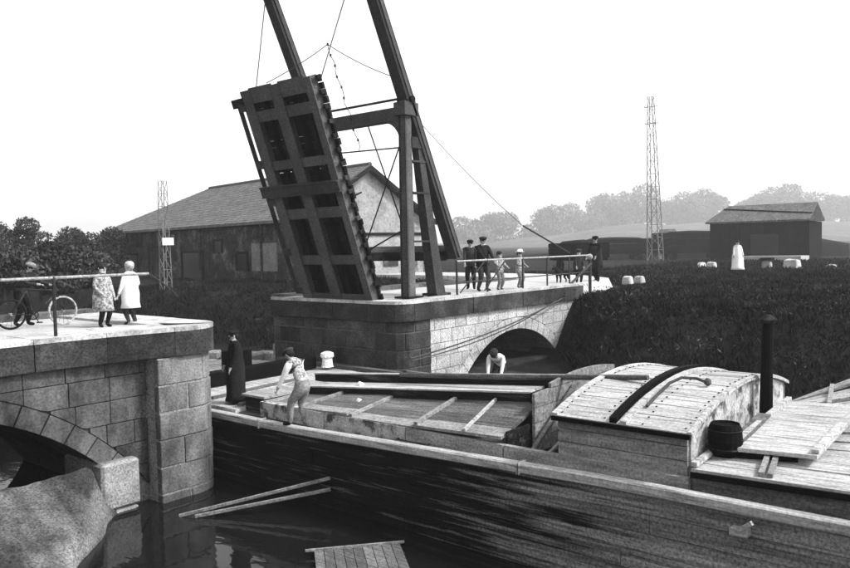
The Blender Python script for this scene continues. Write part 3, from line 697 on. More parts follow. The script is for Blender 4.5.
tag(build('boat_pole', pole, m['wood']), 'long thin wooden pole lying across the hatches and cabin roof', 'pole')
tb = thing('iron_tiller_bar', (-3.9, -8.7, 2.1), 'bent iron bar with a knob lying on the cabin roof', 'iron bar')
def rf(x, e=.03): return CR(x)+e
build('bar', MB().tube([(-4.62, -8.63, rf(-4.62)), (-4.2, -8.62, rf(-4.2, .04)), (-3.85, -8.64, rf(-3.85, .08)), (-3.6, -8.72, rf(-3.6, .1)), (-3.5, -8.9, rf(-3.5, .08)), (-3.55, -9.05, rf(-3.5, .05))], .022, 6), m['iron_grey'], tb)
build('knob', MB().lathe((-3.56, -9.08, rf(-3.5, .0)), [(.02, 0), (.05, .03), (.05, .08), (.02, .11)], 10), m['iron'], tb)
post = MB().tube([(-2.45, -9.56, 1.5), (-2.45, -9.57, 2.4), (-2.43, -9.58, 3.0)], [.1, .085, .08], 10)
ps = thing('stovepipe', (-2.45, -9.56, 1.5), 'thick black stovepipe standing on the barge behind the cabin', 'chimney')
build('pipe', post, m['wood_black'], ps); build('collar', MB().lathe((-2.45, -9.56, 1.48), [(.2, 0), (.19, .06), (.12, .1)]), m['iron'], ps)
build('cap', MB().lathe((-2.43, -9.58, 3.0), [(.1, 0), (.13, .05), (.04, .12)]), m['iron'], ps)
for i, (x, y_, z, s, a_, lb) in enumerate(((-3.45, -2.0, 1.47, .1, .4, 'small white rag on the walkway plank of the barge'), (-4.45, -2.95, 1.40, .09, 1.2, 'small white scrap on the sloping hatch boards'))):
    mb = MB(); 
    mb.hexa([(x-s, y_-s, z-.03), (x+s, y_-s*.6, z-.03), (x+s*.7, y_+s, z-.03), (x-s*.6, y_+s*.7, z-.03)], [(x-s*.5, y_-s*.6, z+.05), (x+s*.7, y_-s*.2, z+.03), (x+s*.4, y_+s*.6, z+.06), (x-s*.4, y_+s*.3, z+.02)])
    tag(build('rag', mb, m['white_cloth'], bevel=.01), lb, 'rag')
# mooring bollards on quay side and bow
for (x, y_, z, mt, lb) in ((-.75, 1.85, 1.16, m['white_paint'], 'short white bollard on the far side of the barge below the leaf'), (.75, 3.2, .56, m['stone_light'], 'pale stone bollard on the ledge under the raised leaf')):
    o = build('bollard', MB().lathe((x, y_, z-.02), [(.17, 0), (.15, .04), (.13, .22), (.18, .27), (.17, .36), (.08, .4)], 14), mt); tag(o, lb, 'bollard')
# debris stones and planks on the ledge by the abutment
for (x, y_, sx, sy, sz, rz, lb) in ((.2, 6.4, .9, .6, .5, .3, 'pale stone block on the quay edge left of the abutment'), (.5, 7.8, .7, .5, .35, 1.1, 'small pale rubble stone behind the dark figure'), (.9, 5.6, .5, .5, .8, .2, 'upright grey stone against the abutment corner')):
    o = build('quay_stone', MB().box((x, y_, .55+sz/2), (sx, sy, sz), Matrix.Rotation(rz, 3, 'Z')), m['stone_light'], bevel=.06); tag(o, lb, 'stone')
for i, (x, y_, sx, sy, sz, rz, lb) in enumerate(((.9, 9.2, .5, .4, .3, .7, 'pale rubble stone on the quay nearest the grass slope'), (1.5, 7.2, .6, .45, .35, 1.9, 'pale squared stone set back from the quay edge'), (.6, 10.6, .7, .5, .3, .1, 'farthest pale stone along the quay'))):
    o = build('quay_stone', MB().box((x, y_, .55+sz/2), (sx, sy, sz), Matrix.Rotation(rz, 3, 'Z')), m['stone_light'], bevel=.06); tag(o, lb, 'stone')
tag(build('quay_timber', MB().bar((.7, 5.6, .62), (1.3, 9.6, .66), .22, .16), m['wood_pale']), 'long pale timber baulk lying on the quay beyond the leaf', 'timber')
tag(build('tow_rope', MB().tube(sag((-.6, -.9, 1.55), (8.0, -.18, 2.42), .16), .022, 6).tube(sag((-.6, -.95, 1.5), (7.6, -.17, 2.36), .22), .018, 6), m['rope']), 'double tow rope stretched across the pale bridge face', 'rope')

# ================================================================== FLOATING TIMBER
def floater(name, a, b_, wd, label):
    tag(build(name, MB().bar(a, b_, wd, .06), m['wood_mid'], bevel=.008), label, 'pole')
floater('leaning_pole', (-7.2, -1.25, WATER+.02), (-5.38, -3.13, .22), .035, 'upper of two thin poles reaching from the water to the barge hull')
floater('leaning_pole', (-7.05, -1.5, WATER+.02), (-5.38, -3.13, .02), .05, 'lower thicker of two thin poles reaching from the water to the barge hull')
rf_ = thing('timber_float', (-6.9, -5.3, WATER), 'weathered planked float lying low in the water at the bottom edge', 'raft')
fd = Vector((.77, -.64, 0)); fn = Vector((-.64, -.77, 0)); f0 = Vector((-6.85, -4.42, WATER))
for k in range(9):
    p = f0+fd*(k*.145)
    build('float_plank', MB().bar(p+fn*.0+Vector((0, 0, .03)), p+fn*1.3+Vector((0, 0, .03)), .135, .07), m['wood'], rf_)
build('float_beam', MB().bar(f0-fd*.2+Vector((0, 0, .08)), f0+fd*1.3+Vector((0, 0, .08)), .04, .03), m['wood_mid'], rf_)

# ================================================================== BICYCLE
bx0, by = -8.2, 2.55
bike = thing('bicycle', (-7.75, by, 2.8), 'old bicycle with a pale front wheel standing behind the left handrail', 'bicycle')
BZ = 2.8
for x, mt in ((-7.28, m['wheel_rim']), (-8.28, m['iron'])):
    wl = build('wheel', MB().torus((x, by, BZ+.3), .275, .022, (0, 1, 0), 36, 6), mt, bike)
    sp = MB()
    for k in range(16):
        a_ = 2*math.pi*k/16; sp.tube([(x, by+(.02 if k % 2 else -.02), BZ+.3), (x+.27*math.cos(a_), by, BZ+.3+.27*math.sin(a_))], .003, 4)
    build('spokes', sp, m['iron_grey'], wl); build('hub', MB().tube([(x, by-.05, BZ+.3), (x, by+.05, BZ+.3)], .025, 8), m['rail'], wl)
bb_, st, hd, hd2 = (-7.86, by, BZ+.26), (-7.98, by, BZ+.75), (-7.43, by, BZ+.72), (-7.46, by, BZ+.8)
fr = MB().tube([bb_, st], .018, 6).tube([st, hd], .018, 6).tube([bb_, (-7.41, by, BZ+.63)], .02, 6).tube([hd2, (-7.36, by, BZ+.55)], .02, 6)
for s in (-.045, .045): fr.tube([(-7.86, by+s, BZ+.26), (-8.28, by+s, BZ+.3)], .011, 5).tube([(-7.98, by+s*.4, BZ+.73), (-8.28, by+s, BZ+.3)], .011, 5).tube([(-7.36, by+s, BZ+.56), (-7.28, by+s, BZ+.3)], .013, 5)
build('frame', fr, m['iron'], bike)
build('handlebar', MB().tube([(-7.62, by-.25, BZ+.86), (-7.5, by-.22, BZ+.9), (-7.44, by-.1, BZ+.9), (-7.46, by, BZ+.84), (-7.44, by+.1, BZ+.9), (-7.5, by+.22, BZ+.9), (-7.62, by+.25, BZ+.86)], .013, 6), m['iron_grey'], bike)
build('saddle', MB().hexa([(-8.14, by-.09, BZ+.8), (-8.14, by+.09, BZ+.8), (-7.88, by+.025, BZ+.8), (-7.88, by-.025, BZ+.8)], [(-8.15, by-.08, BZ+.85), (-8.15, by+.08, BZ+.85), (-7.88, by+.02, BZ+.83), (-7.88, by-.02, BZ+.83)]), m['wood_black'], bike, bevel=.012)
build('chainwheel', MB().torus(bb_, .09, .01, (0, 1, 0), 20, 5).tube([(-7.86, by-.06, BZ+.26), (-7.80, by-.08, BZ+.11)], .01, 5).tube([(-7.86, by+.06, BZ+.26), (-7.92, by+.08, BZ+.41)], .01, 5).box((-7.80, by-.12, BZ+.11), (.09, .08, .02)).box((-7.92, by+.12, BZ+.41), (.09, .08, .02)), m['iron'], bike)

# ================================================================== PEOPLE
def ik(a, c, l1, l2, pole):
    a, c, pole = Vector(a), Vector(c), Vector(pole); dd = c-a; L = min(dd.length, (l1+l2)*.999); u = dd.normalized()
    k = (l1*l1-l2*l2+L*L)/(2*L); h = math.sqrt(max(0, l1*l1-k*k)); pn_ = (pole-u*pole.dot(u))
    return a+u*k+pn_.normalized()*h, a+u*L
def person(loc, yaw, H, label, mats, lean=0, pelvis=(0, 0, .52), hands=None, feet=None, child=False, hat=None, dress=None, coat=None, hair='hair', head_tilt=0, headturn=0, apron=None, group=None):
    """mats = dict(top, legs, shoes, sleeves)"""
    t = thing('person', (0, 0, 0), label, 'person', group, rz=1e-9); t.location = loc; t.rotation_euler = (0, 0, yaw)
    hs = 1.28 if child else 1.0
    S = lambda x, y, z: Vector((x, y, z))
    pel = S(*pelvis); up = S(math.sin(lean), 0, math.cos(lean)); fw = S(math.cos(lean), 0, -math.sin(lean))
    waist = pel+up*.1; chest = pel+up*.235; neckb = pel+up*(.305 if child else .315); tl = lean*.35+head_tilt
    hu = S(math.sin(tl), 0, math.cos(tl)); hf = S(math.cos(tl), 0, -math.sin(tl))
    neck = neckb+hu*.03+fw*.005; jaw = neck+hu*.02+hf*.012; hc_ = neck+hu*.07*hs+hf*.012; ht = neck+hu*.118*hs+hf*.002
    sw = .098 if child else .115
    hands = hands or [S(.03, .15, .42), S(.03, -.15, .42)]; feet = feet or [S(.0, .06, 0), S(.0, -.06, 0)]
    V, E, RAD, PART = [], [], [], []
    def add(p, r, par=None, part='top'):
        V.append(Vector(p)); RAD.append(r); PART.append(part)
        if par is not None: E.append((par, len(V)-1))
        return len(V)-1
    i_p = add(pel, .078, None, 'legs'); i_w = add(waist, .07, i_p); i_c = add(chest, .082, i_w); i_n = add(neckb, .046, i_c)
    i_k = add(neck, .03*hs**.5, i_n, 'skin'); i_j = add(jaw, .04*hs, i_k, 'skin'); i_h = add(hc_, .052*hs, i_j, 'skin'); i_t = add(ht, .036*hs, i_h, 'skin')
    tips = []
    for s, hd_ in ((1, hands[0]), (-1, hands[1])):
        sh = neckb-up*.03+S(0, s*sw, 0); el, wr = ik(sh, hd_, .165, .15, S(-.6, s*.6, -.5))
        a1 = add(sh, .042, i_n); a2 = add(el, .03, a1, 'sleeves'); a3 = add(wr, .02, a2, 'sleeves'); 
        hdir = (wr-el).normalized(); a4 = add(wr+hdir*.02, .017, a3, 'skin'); a5 = add(wr+hdir*.05, .02, a4, 'skin')
        tips.append((wr+hdir*.058, hdir, s))
    for s, ft in ((1, feet[0]), (-1, feet[1])):
        ft = Vector(ft); hip = pel+S(0, s*.048, -.03); an = ft+S(-.02, 0, .035); kn, an = ik(hip, an, .25, .245, S(1, s*.12, .1))
        l1 = add(hip, .066, i_p, 'legs'); l2 = add(kn, .044, l1, 'legs'); l3 = add(an, .028, l2, 'legs'); l4 = add(an+S(.05, s*.008, -.012), .024, l3, 'shoes'); add(an+S(.105, s*.016, -.018), .017, l4, 'shoes')
    V2 = [p*H for p in V]
    me = bpy.data.meshes.new('body'); me.from_pydata(V2, E, []); ob = bpy.data.objects.new('tmp', me); COL.objects.link(ob)
    sk = ob.modifiers.new('s', 'SKIN'); sk.use_smooth_shade = True
    for i, sv in enumerate(me.skin_vertices[0].data):
        r = RAD[i]*H*(1.0 if PART[i] == 'skin' else 1.14); flat = PART[i] == 'top' or i == 0
        sv.radius = (r*1.0, r*1.0); sv.use_root = (i == 0)
        if i in (i_w, i_c): sv.radius = (r*1.15, r*.85)
    ob.modifiers.new('b', 'SUBSURF').levels = 1
    dg = bpy.context.evaluated_depsgraph_get(); ev = ob.evaluated_get(dg); me2 = bpy.data.meshes.new_from_object(ev)
    bpy.data.objects.remove(ob); bpy.data.meshes.remove(me); me2.name = 'body'
    names = ['skin', 'top', 'sleeves', 'legs', 'shoes']; me2.materials.clear()
    for k in names: me2.materials.append(mats.get(k) or mats.get('top') if k != 'skin' else m['skin'])
    # material by nearest bone
    segs = [(V2[a_], V2[b_], PART[b_]) for a_, b_ in E]
    for p in me2.polygons:
        c = p.center; best = min(segs, key=lambda sg: seg_d(c, sg[0], sg[1])); p.material_index = names.index(best[2]); p.use_smooth = True
    # fingers, nose joined into the body
    bm = bmesh.new(); bm.from_mesh(me2)
    def addtube(pts, rs):
        mb = MB().tube([p*H for p in pts], [r_*H for r_ in rs], 5); vs = [bm.verts.new(p) for p in mb.v]
        for f in mb.f:
            fc = bm.faces.new([vs[i] for i in f]); fc.material_index = 0; fc.smooth = True
    for p, hd_, s in tips:
        side = hd_.cross(S(0, 0, 1)); side = side.normalized() if side.length > .1 else S(1, 0, 0); curl = side.cross(hd_)
        for k in range(4):
            q = p+side*(.0085*(k-1.5))-hd_*.004; L_ = (.036, .042, .038, .03)[k]
            addtube([q, q+hd_*L_*.5, q+hd_*L_*.9-curl*L_*.35], [.0055, .005, .0035])
        q = p-hd_*.02-side*.016; addtube([q, q-side*.012+hd_*.02, q-side*.012+hd_*.038], [.006, .0055, .004])
    nz = hc_-hu*.006*hs+hf*.05*hs; addtube([nz+hu*.016*hs-hf*.008, nz+hf*.004, nz-hu*.012*hs+hf*.012*hs], [.005*hs, .007*hs, .009*hs])
    bm.to_mesh(me2); bm.free()
    body = bpy.data.objects.new('body', me2); COL.objects.link(body); body.parent = t
    lb = lambda nm, mb, mt, **k: build(nm, MB().add([p*H for p in mb.v], mb.f), mt, t, local=True, **k)
    lat = Vector((0, 1, 0)); RT = Matrix((hf, lat, hu)).transposed()
    for s in (-1, 1):
        lb('eye', MB().box(hc_+hu*.008*hs+hf*.047*hs+lat*s*.019*hs, (.008, .012, .006), RT), m['hair'])
        lb('ear', MB().box(hc_-hu*.004+lat*s*.053*hs, (.014, .008, .026), RT), m['skin'])
    lb('mouth', MB().box(hc_-hu*.031*hs+hf*.045*hs, (.006, .022, .004), RT), m['hair'])
    if hair:
        lb('hair', MB().lathe(hc_-hf*.010*hs, [(.052*hs, -.012*hs), (.06*hs, .01*hs), (.058*hs, .03*hs), (.042*hs, .052*hs), (.015*hs, .062*hs)], 12, rot=RT), m[hair], smooth=True)
        if hair != 'none': lb('back_hair', MB().lathe(hc_-hf*.032*hs, [(.025*hs, -.05*hs), (.042*hs, -.02*hs), (.045*hs, .02*hs), (.02*hs, .05*hs)], 10, rot=RT), m[hair], smooth=True)
    if hat:
        kind, hm = hat
        if kind == 'cap':
            lb('cap', MB().lathe(hc_+hu*.03*hs-hf*.006, [(.056*hs, -.012*hs), (.072*hs, .01*hs), (.07*hs, .024*hs), (.045*hs, .04*hs), (.01, .046*hs)], 14, sx=1.05, rot=RT), hm, smooth=True)
            lb('peak', MB().lathe(hc_+hu*.02*hs+hf*.055*hs, [(.035*hs, 0), (.036*hs, .006)], 10, sx=.8, sy=1.2, rot=RT), hm)
        else:
            lb('hat', MB().lathe(hc_+hu*.028*hs, [(.098*hs, 0), (.1*hs, .006), (.06*hs, .01), (.056*hs, .045*hs), (.04*hs, .058*hs), (.01, .06*hs)], 16, rot=RT), hm, smooth=True)
    if dress:
        dm, hem, flare = dress
        lb('dress', MB().lathe((pel.x, pel.y, 0), [(flare, hem), (flare*.86, hem+.08), (flare*.5+.06, pel.z-.02), (flare*.3+.075, pel.z+.07), (.112, pel.z+.17), (.098, pel.z+.24), (.05, pel.z+.285)], 22, sx=.92, sy=1.08, wob=.05), dm, smooth=True)
    if coat:
        cm, hem = coat; RB = Matrix((fw, lat, up)).transposed()
        lb('jacket_skirt', MB().lathe(pel, [(.118, hem), (.116, .0), (.106, .09), (.112, .19), (.098, .26), (.05, .30)], 18, sx=.82, sy=1.14, wob=.02, rot=RB), cm, smooth=True)
    if apron:
        lb('collar', MB().lathe(neckb-up*.03, [(.1, -.02), (.085, .02), (.045, .045)], 14, sx=.8, sy=1.15), apron, smooth=True)
    return t
def at_px(x, D_):
    f_ = Vector((math.cos(YAW), math.sin(YAW), 0)); s_ = Vector((math.sin(YAW), -math.cos(YAW), 0)); return Vector((CAM.x, CAM.y, 0))+f_*D_+s_*((x-425)/F*D_)
def seg_d(p, a, b):
    ab = b-a; k = max(0, min(1, (p-a).dot(ab)/max(1e-9, ab.dot(ab)))); return (p-a-ab*k).length
W = m['white_cloth']; K = m['black_cloth']; D = m['dark_cloth']; G = m['grey_cloth']
Sv = lambda *a: Vector(a)
# yaw: direction faced (0 = along the bridge to the right, -90 deg = towards the canal on the near side)
person((-7.02, 1.42, 2.80), R(-85), 1.22, 'girl in a patterned dress with white collar beside the bicycle', dict(top=m['check_cloth'], sleeves=m['check_cloth'], legs=K, shoes=K), child=True,
       dress=(m['check_cloth'], .26, .17), apron=W, hands=[Sv(.1, .13, .5), Sv(.12, -.1, .55)], feet=[Sv(.02, .05, 0), Sv(-.01, -.05, 0)])
person((-6.45, 1.4, 2.80), R(100), 1.24, 'fair haired child in a long white smock nearest the end of the left bridge', dict(top=W, sleeves=W, legs=D, shoes=K), child=True, hair='hair_fair',
       dress=(W, .27, .15), hands=[Sv(.06, .18, .5), Sv(.12, -.12, .56)])
person((-7.75, 3.2, 2.80), R(-60), 1.36, 'person in a light cap bending over the bicycle at far left', dict(top=D, sleeves=D, legs=K, shoes=K), lean=.55, pelvis=(-.08, 0, .51), hands=[Sv(.32, .16, .6), Sv(.32, -.12, .62)],
       hat=('cap', G), feet=[Sv(.0, .08, 0), Sv(-.1, -.07, 0)], head_tilt=.1)
person((5.2, 1.05, 2.80), R(-110), 1.7, 'tall man in black jacket and cap leaning at the bridge railing', dict(top=K, sleeves=K, legs=D, shoes=K), coat=(K, -.06), hat=('cap', D), hands=[Sv(.24, .1, .56), Sv(.26, -.1, .57)], lean=.06, feet=[Sv(.03, .08, 0), Sv(-.02, -.08, 0)])
person((5.95, 2.05, 2.80), R(-150), 1.62, 'man in dark clothes and cap standing behind the railing next to the portal leg', dict(top=D, sleeves=D, legs=K, shoes=K), coat=(D, -.05), hat=('cap', K), hands=[Sv(.18, .12, .5), Sv(.2, -.1, .52)], lean=.1)
person((5.7, .75, 2.80), R(-100), 1.22, 'dark haired boy in light grey suit at the railing beside the tall man', dict(top=G, sleeves=m['check_cloth'], legs=G, shoes=K), child=True, coat=(m['check_cloth'], -.1), hands=[Sv(.2, .1, .6), Sv(.2, -.12, .6)])
person((6.95, .8, 2.80), R(-95), 1.22, 'small child in a white hat standing alone at the railing', dict(top=G, sleeves=G, legs=G, shoes=K), child=True, hat=('brim', W), coat=(m['check_cloth'], -.12), hands=[Sv(.16, .1, .6), Sv(.16, -.1, .6)])
person((12.9, 1.05, 2.72), R(175), 1.78, 'big man in dark coat and hat at the right end of the bridge', dict(top=K, sleeves=K, legs=K, shoes=K), coat=(D, -.22), hat=('cap', K), lean=.12, hands=[Sv(.24, .12, .55), Sv(.26, -.1, .52)], feet=[Sv(.12, .1, 0), Sv(-.12, -.1, 0)])
person((11.35, 1.0, 2.70), R(-140), 1.28, 'child in dark clothes standing in front of the big man at bridge end', dict(top=D, sleeves=D, legs=K, shoes=K), child=True, coat=(D, -.2), hat=('cap', D), hands=[Sv(.14, .12, .5), Sv(.16, -.1, .52)])
person((29.5, .95, 2.55), R(215), 1.66, 'woman in a long white dress standing on the far bank, dark haired', dict(top=W, sleeves=W, legs=W, shoes=K), child=True, dress=(W, .03, .21), hair='hair', hands=[Sv(.1, .17, .45), Sv(.12, -.17, .47)])
person((-5.22, -2.1, 1.0), R(105), 1.52, 'man bending over on the barge edge in light trousers and white sleeves', dict(top=m['check_cloth'], sleeves=W, legs=G, shoes=K), lean=.5, pelvis=(-.12, 0, .5), hat=('cap', D), hands=[Sv(.2, .14, .4), Sv(.02, -.17, .42)], feet=[Sv(.06, .07, 0), Sv(-.1, -.07, 0)], head_tilt=.3)
person((-4.85, .22, 1.08), R(160), 1.5, 'figure in a long black coat standing on the barge bow beside the pier', dict(top=K, sleeves=K, legs=K, shoes=K), dress=(K, .03, .16), hat=('cap', K), hands=[Sv(.12, .12, .46), Sv(.14, -.1, .48)])
person((1.1, -2.3, .56), R(200), 1.55, 'man in a white shirt bending down in front of the dark arch', dict(top=W, sleeves=W, legs=D, shoes=K), lean=1.15, pelvis=(-.12, 0, .5), hands=[Sv(.36, .1, .2), Sv(.34, -.1, .2)], head_tilt=.5, hat=('cap', D))
# dog by the bridge end
def dog(loc, yaw):
    t = thing('dog', (0, 0, 0), 'dark dog standing near the feet of the child at the bridge end', 'dog', rz=1e-9); t.location = loc; t.rotation_euler = (0, 0, yaw)
    V = [(-.28, 0, .42), (-.05, 0, .41), (.2, 0, .43), (.32, 0, .53), (.40, 0, .62), (.5, 0, .6), (.58, 0, .57), (-.36, 0, .44), (-.5, 0, .52)]
    E = [(0, 1), (1, 2), (2, 3), (3, 4), (4, 5), (5, 6), (0, 7), (7, 8)]; RD = [.1, .1, .12, .075, .075, .045, .03, .03, .015]
    for s in (-1, 1):
        o = len(V); V += [(.22, s*.08, .34), (.2, s*.085, .2), (.22, s*.085, .05), (.26, s*.085, .02)]; E += [(2, o), (o, o+1), (o+1, o+2), (o+2, o+3)]; RD += [.055, .035, .025, .025]
        o = len(V); V += [(-.27, s*.08, .33), (-.2, s*.085, .26), (-.33, s*.085, .16), (-.3, s*.085, .04), (-.25, s*.085, .02)]; E += [(0, o), (o, o+1), (o+1, o+2), (o+2, o+3), (o+3, o+4)]; RD += [.07, .05, .03, .025, .025]
    me = bpy.data.meshes.new('body'); me.from_pydata(V, E, []); ob = bpy.data.objects.new('tmp', me); COL.objects.link(ob)
    ob.modifiers.new('s', 'SKIN')
    for i, sv in enumerate(me.skin_vertices[0].data): sv.radius = (RD[i], RD[i]); sv.use_root = i == 1
    ob.modifiers.new('b', 'SUBSURF').levels = 1
    me2 = bpy.data.meshes.new_from_object(ob.evaluated_get(bpy.context.evaluated_depsgraph_get())); bpy.data.objects.remove(ob)
    me2.materials.clear(); me2.materials.append(K); me2.name = 'body'; o = bpy.data.objects.new('body', me2); COL.objects.link(o); o.parent = t
    for s in (-1, 1): build('ear', MB().hexa([(.38, s*.05, .67), (.43, s*.05, .67), (.43, s*.08, .66), (.38, s*.08, .66)], [(.39, s*.07, .73), (.41, s*.07, .73), (.41, s*.08, .73), (.39, s*.08, .73)]), K, t, local=True)
dog((11.0, 1.5, 2.72), R(170))

# ================================================================== BARN
def barn():
    ax = Vector((.148, .989, 0)).normalized(); gx = Vector((.989, -.148, 0)).normalized(); A = Vector((12.84, 18.3, 0))
    P = lambda t_, g, z: A+ax*t_+gx*g+Vector((0, 0, z))
    L_, Wd, ze, zr, zg = 28.5, 9.1, 5.9, 8.75, 1.9
    t = thing('barn', P(14, 4.5, zg), 'long low barn with tiled hipped roof and pale gable behind the raised leaf', 'barn')
    build('wall', MB().hexa([P(0, 0, zg), P(L_, 0, zg), P(L_, .4, zg), P(0, .4, zg)], [P(0, 0, ze), P(L_, 0, ze), P(L_, .4, ze), P(0, .4, ze)]), m['barn_wall'], t)
    build('back_wall', MB().hexa([P(0, Wd-.4, zg), P(L_, Wd-.4, zg), P(L_, Wd, zg), P(0, Wd, zg)], [P(0, Wd-.4, ze), P(L_, Wd-.4, ze), P(L_, Wd, ze), P(0, Wd, ze)]), m['barn_wall'], t)
    build('end_wall', MB().hexa([P(L_-.4, .4, zg), P(L_, .4, zg), P(L_, Wd-.4, zg), P(L_-.4, Wd-.4, zg)], [P(L_-.4, .4, ze), P(L_, .4, ze), P(L_, Wd-.4, ze), P(L_-.4, Wd-.4, ze)]), m['barn_wall'], t)
    build('gable_wall', MB().prism([P(0, .4, zg), P(0, Wd-.4, zg), P(0, Wd-.4, ze), P(0, Wd/2, zr-.1), P(0, .4, ze)], ax*.4), m['barn_sunlit'], t)
    rid0, rid1 = P(-.35, Wd/2, zr+.05), P(19.5, Wd/2, zr+.05); ov = .45
    slope = (zr-ze)/(Wd/2)
    e0, e1, e2, e3 = P(-.35, -ov, ze-ov*slope+.05), P(L_+ov, -ov, ze-ov*slope+.05), P(L_+ov, Wd+ov, ze-ov*slope+.05), P(-.35, Wd+ov, ze-ov*slope+.05)
    up = Vector((0, 0, .14))
    rf1 = MB(); V = [e0, e1, e2, e3, rid0, rid1]; vs = V+[p+up for p in V]
    fs = [(0, 1, 5, 4), (2, 3, 4, 5), (1, 2, 5)]
    rf1.add(vs, [tuple(i+6 for i in f) for f in fs]+[tuple(reversed(f)) for f in fs]+[(0, 6, 7, 1), (1, 7, 8, 2), (2, 8, 9, 3), (0, 4, 10, 6), (4, 3, 9, 10)])
    roof = build('roof', rf1, m['roof'], t)
    # courses of tiles on the near slope: one strip per course, too far to tell single tiles
    n = 24; tc = MB()
    for k in range(n):
        s0, s1 = k/n, (k+1)/n; a0, a1 = e0.lerp(rid0, s0)+up, e0.lerp(rid0, s1)+up; b0, b1 = e1.lerp(rid1, s0)+up, e1.lerp(rid1, s1)+up; dz = Vector((0, 0, .03))
        tc.add([a0+dz, b0+dz, b1+dz*.2, a1+dz*.2, a0, b0], [(0, 1, 2, 3), (4, 5, 1, 0)])
    o = build('tile_courses', tc, m['roof'], roof, fix=False); o['kind'] = 'stuff'
    build('ridge_tiles', MB().tube([rid0+up, rid1+up], .13, 8), m['roof'], roof)
    build('verge_board', MB().bar(e0+Vector((0, 0, -.05))-ax*.06, rid0+Vector((0, 0, -.05))-ax*.06, .06, .25), m['timber'], roof)
    build('verge_board', MB().bar(rid0+Vector((0, 0, -.05))-ax*.06, e3+Vector((0, 0, -.05))-ax*.06, .06, .25), m['timber'], roof)
    def opening(name, t0, t1, z0, z1, mt, fr=True):
        o = build(name, MB().hexa([P(t0, -.04, z0), P(t1, -.04, z0), P(t1, .05, z0), P(t0, .05, z0)], [P(t0, -.04, z1), P(t1, -.04, z1), P(t1, .05, z1), P(t0, .05, z1)]), mt, t)
        if fr:
            f = MB()
            for a_, b_, c_, d_ in ((t0-.12, t0, z0, z1), (t1, t1+.12, z0, z1), (t0-.12, t1+.12, z1, z1+.14)): f.hexa([P(a_, -.09, c_), P(b_, -.09, c_), P(b_, .04, c_), P(a_, .04, c_)], [P(a_, -.09, d_), P(b_, -.09, d_), P(b_, .04, d_), P(a_, .04, d_)])
            build('frame', f, m['timber'], o)
    opening('door', 17.5, 20.2, zg, 4.5, m['window']); opening('door', 11.6, 14.6, zg, 4.1, m['window']); opening('door', 22.4, 26.5, zg, 4.0, m['window'])
    opening('window', 21.5, 22.3, 4.6, 5.6, m['window']); opening('window', 8.9, 9.9, 4.1, 4.8, m['window']); opening('window', 5.8, 7, 3, 4, m['window']); opening('window', 15.6, 16.3, 4.9, 5.4, m['window'])
    for k in np.arange(4, 28, 7.8): build('wall_post', MB().bar(P(k, -.06, zg), P(k, -.06, ze-.1), .14, .16), m['barn_wall'], t)
    build('wall_plate', MB().bar(P(.1, -.05, ze-.2), P(L_-.1, -.05, ze-.2), .12, .2), m['timber'], t)
    build('pale_panel', MB().hexa([P(2.4, -.05, 3.0), P(5.2, -.05, 3.0), P(5.2, .02, 3.0), P(2.4, .02, 3.0)], [P(2.4, -.05, 4.6), P(5.2, -.05, 4.6), P(5.2, .02, 4.6), P(2.4, .02, 4.6)]), m['mortar_pale'], t)
    for g0, g1, z0, z1 in ((2.2, 3.1, 3.2, 4.1), (5.6, 6.7, 3.1, 4.2), (7.4, 8.2, 2, 4)):
        build('gable_window', MB().hexa([P(-.05, g0, z0), P(-.05, g1, z0), P(.03, g1, z0), P(.03, g0, z0)], [P(-.05, g0, z1), P(-.05, g1, z1), P(.03, g1, z1), P(.03, g0, z1)]), m['barn_wall'], t)
    build('gable_beam', MB().bar(P(-.04, .5, 5.0), P(-.04, Wd-.5, 5.0), .1, .16), m['timber'], t)
barn()

# ================================================================== LATTICE MASTS, POSTS, SHED, WAGONS
def lattice(name, base, H, w0, w1, mt, label, cat, tilt=(0, 0), ins=True, steps=16, r=.05):
    t = thing(name, base, label, cat); B = Vector(base)
    def C(sx, sy, k): w_ = w0+(w1-w0)*k; return B+Vector((sx*w_/2+tilt[0]*k, sy*w_/2+tilt[1]*k, H*k))
    for sx in (-1, 1):
        for sy in (-1, 1): build('leg', MB().bar(C(sx, sy, 0), C(sx, sy, 1), r*1.5, r*1.5, w1=r, h1=r), mt, t)
    br = MB()
    for i in range(steps):
        k0, k1 = i/steps, (i+1)/steps
        for (a_, b_) in (((-1, -1), (1, -1)), ((1, -1), (1, 1)), ((1, 1), (-1, 1)), ((-1, 1), (-1, -1))):
            p, q_ = (a_, b_) if i % 2 else (b_, a_); br.bar(C(*p, k0), C(*q_, k1), r*.7); br.bar(C(*a_, k1), C(*b_, k1), r*.6)
    build('lattice_brace', br, mt, t)
    if ins:
        for k in ins:
            p = B+Vector((tilt[0]*k, tilt[1]*k, H*k)); build('cross_arm', MB().bar(p+Vector((-.4, .5, .1)), p+Vector((.35, -.45, .22)), .06), mt, t)
            for s in (-1, 1): build('insulator', MB().lathe(p+Vector((s*.38, -s*.48, .16+s*.02)), [(.04, 0), (.07, .08), (.03, .16)], 8), m['white_paint'], t)
    return t
lattice('lattice_mast', (57.6, 17.6, 2.2), 16.0, 1.2, .45, m['mast'], 'tall slim lattice mast rising above the far bank against the sky', 'mast', tilt=(-.25, .3), ins=(.83, .93), steps=13, r=.05)
lp2 = lattice('lattice_post', (6.55, 21.2, 2.1), 5.6, .42, .3, m['mast'], 'slender lattice post with a white plate in front of the barn', 'post', ins=None, steps=9, r=.025)
build('plate', MB().bb(6.25, 6.85, 20.86, 20.92, 4.55, 4.9), m['white_paint'], lp2)
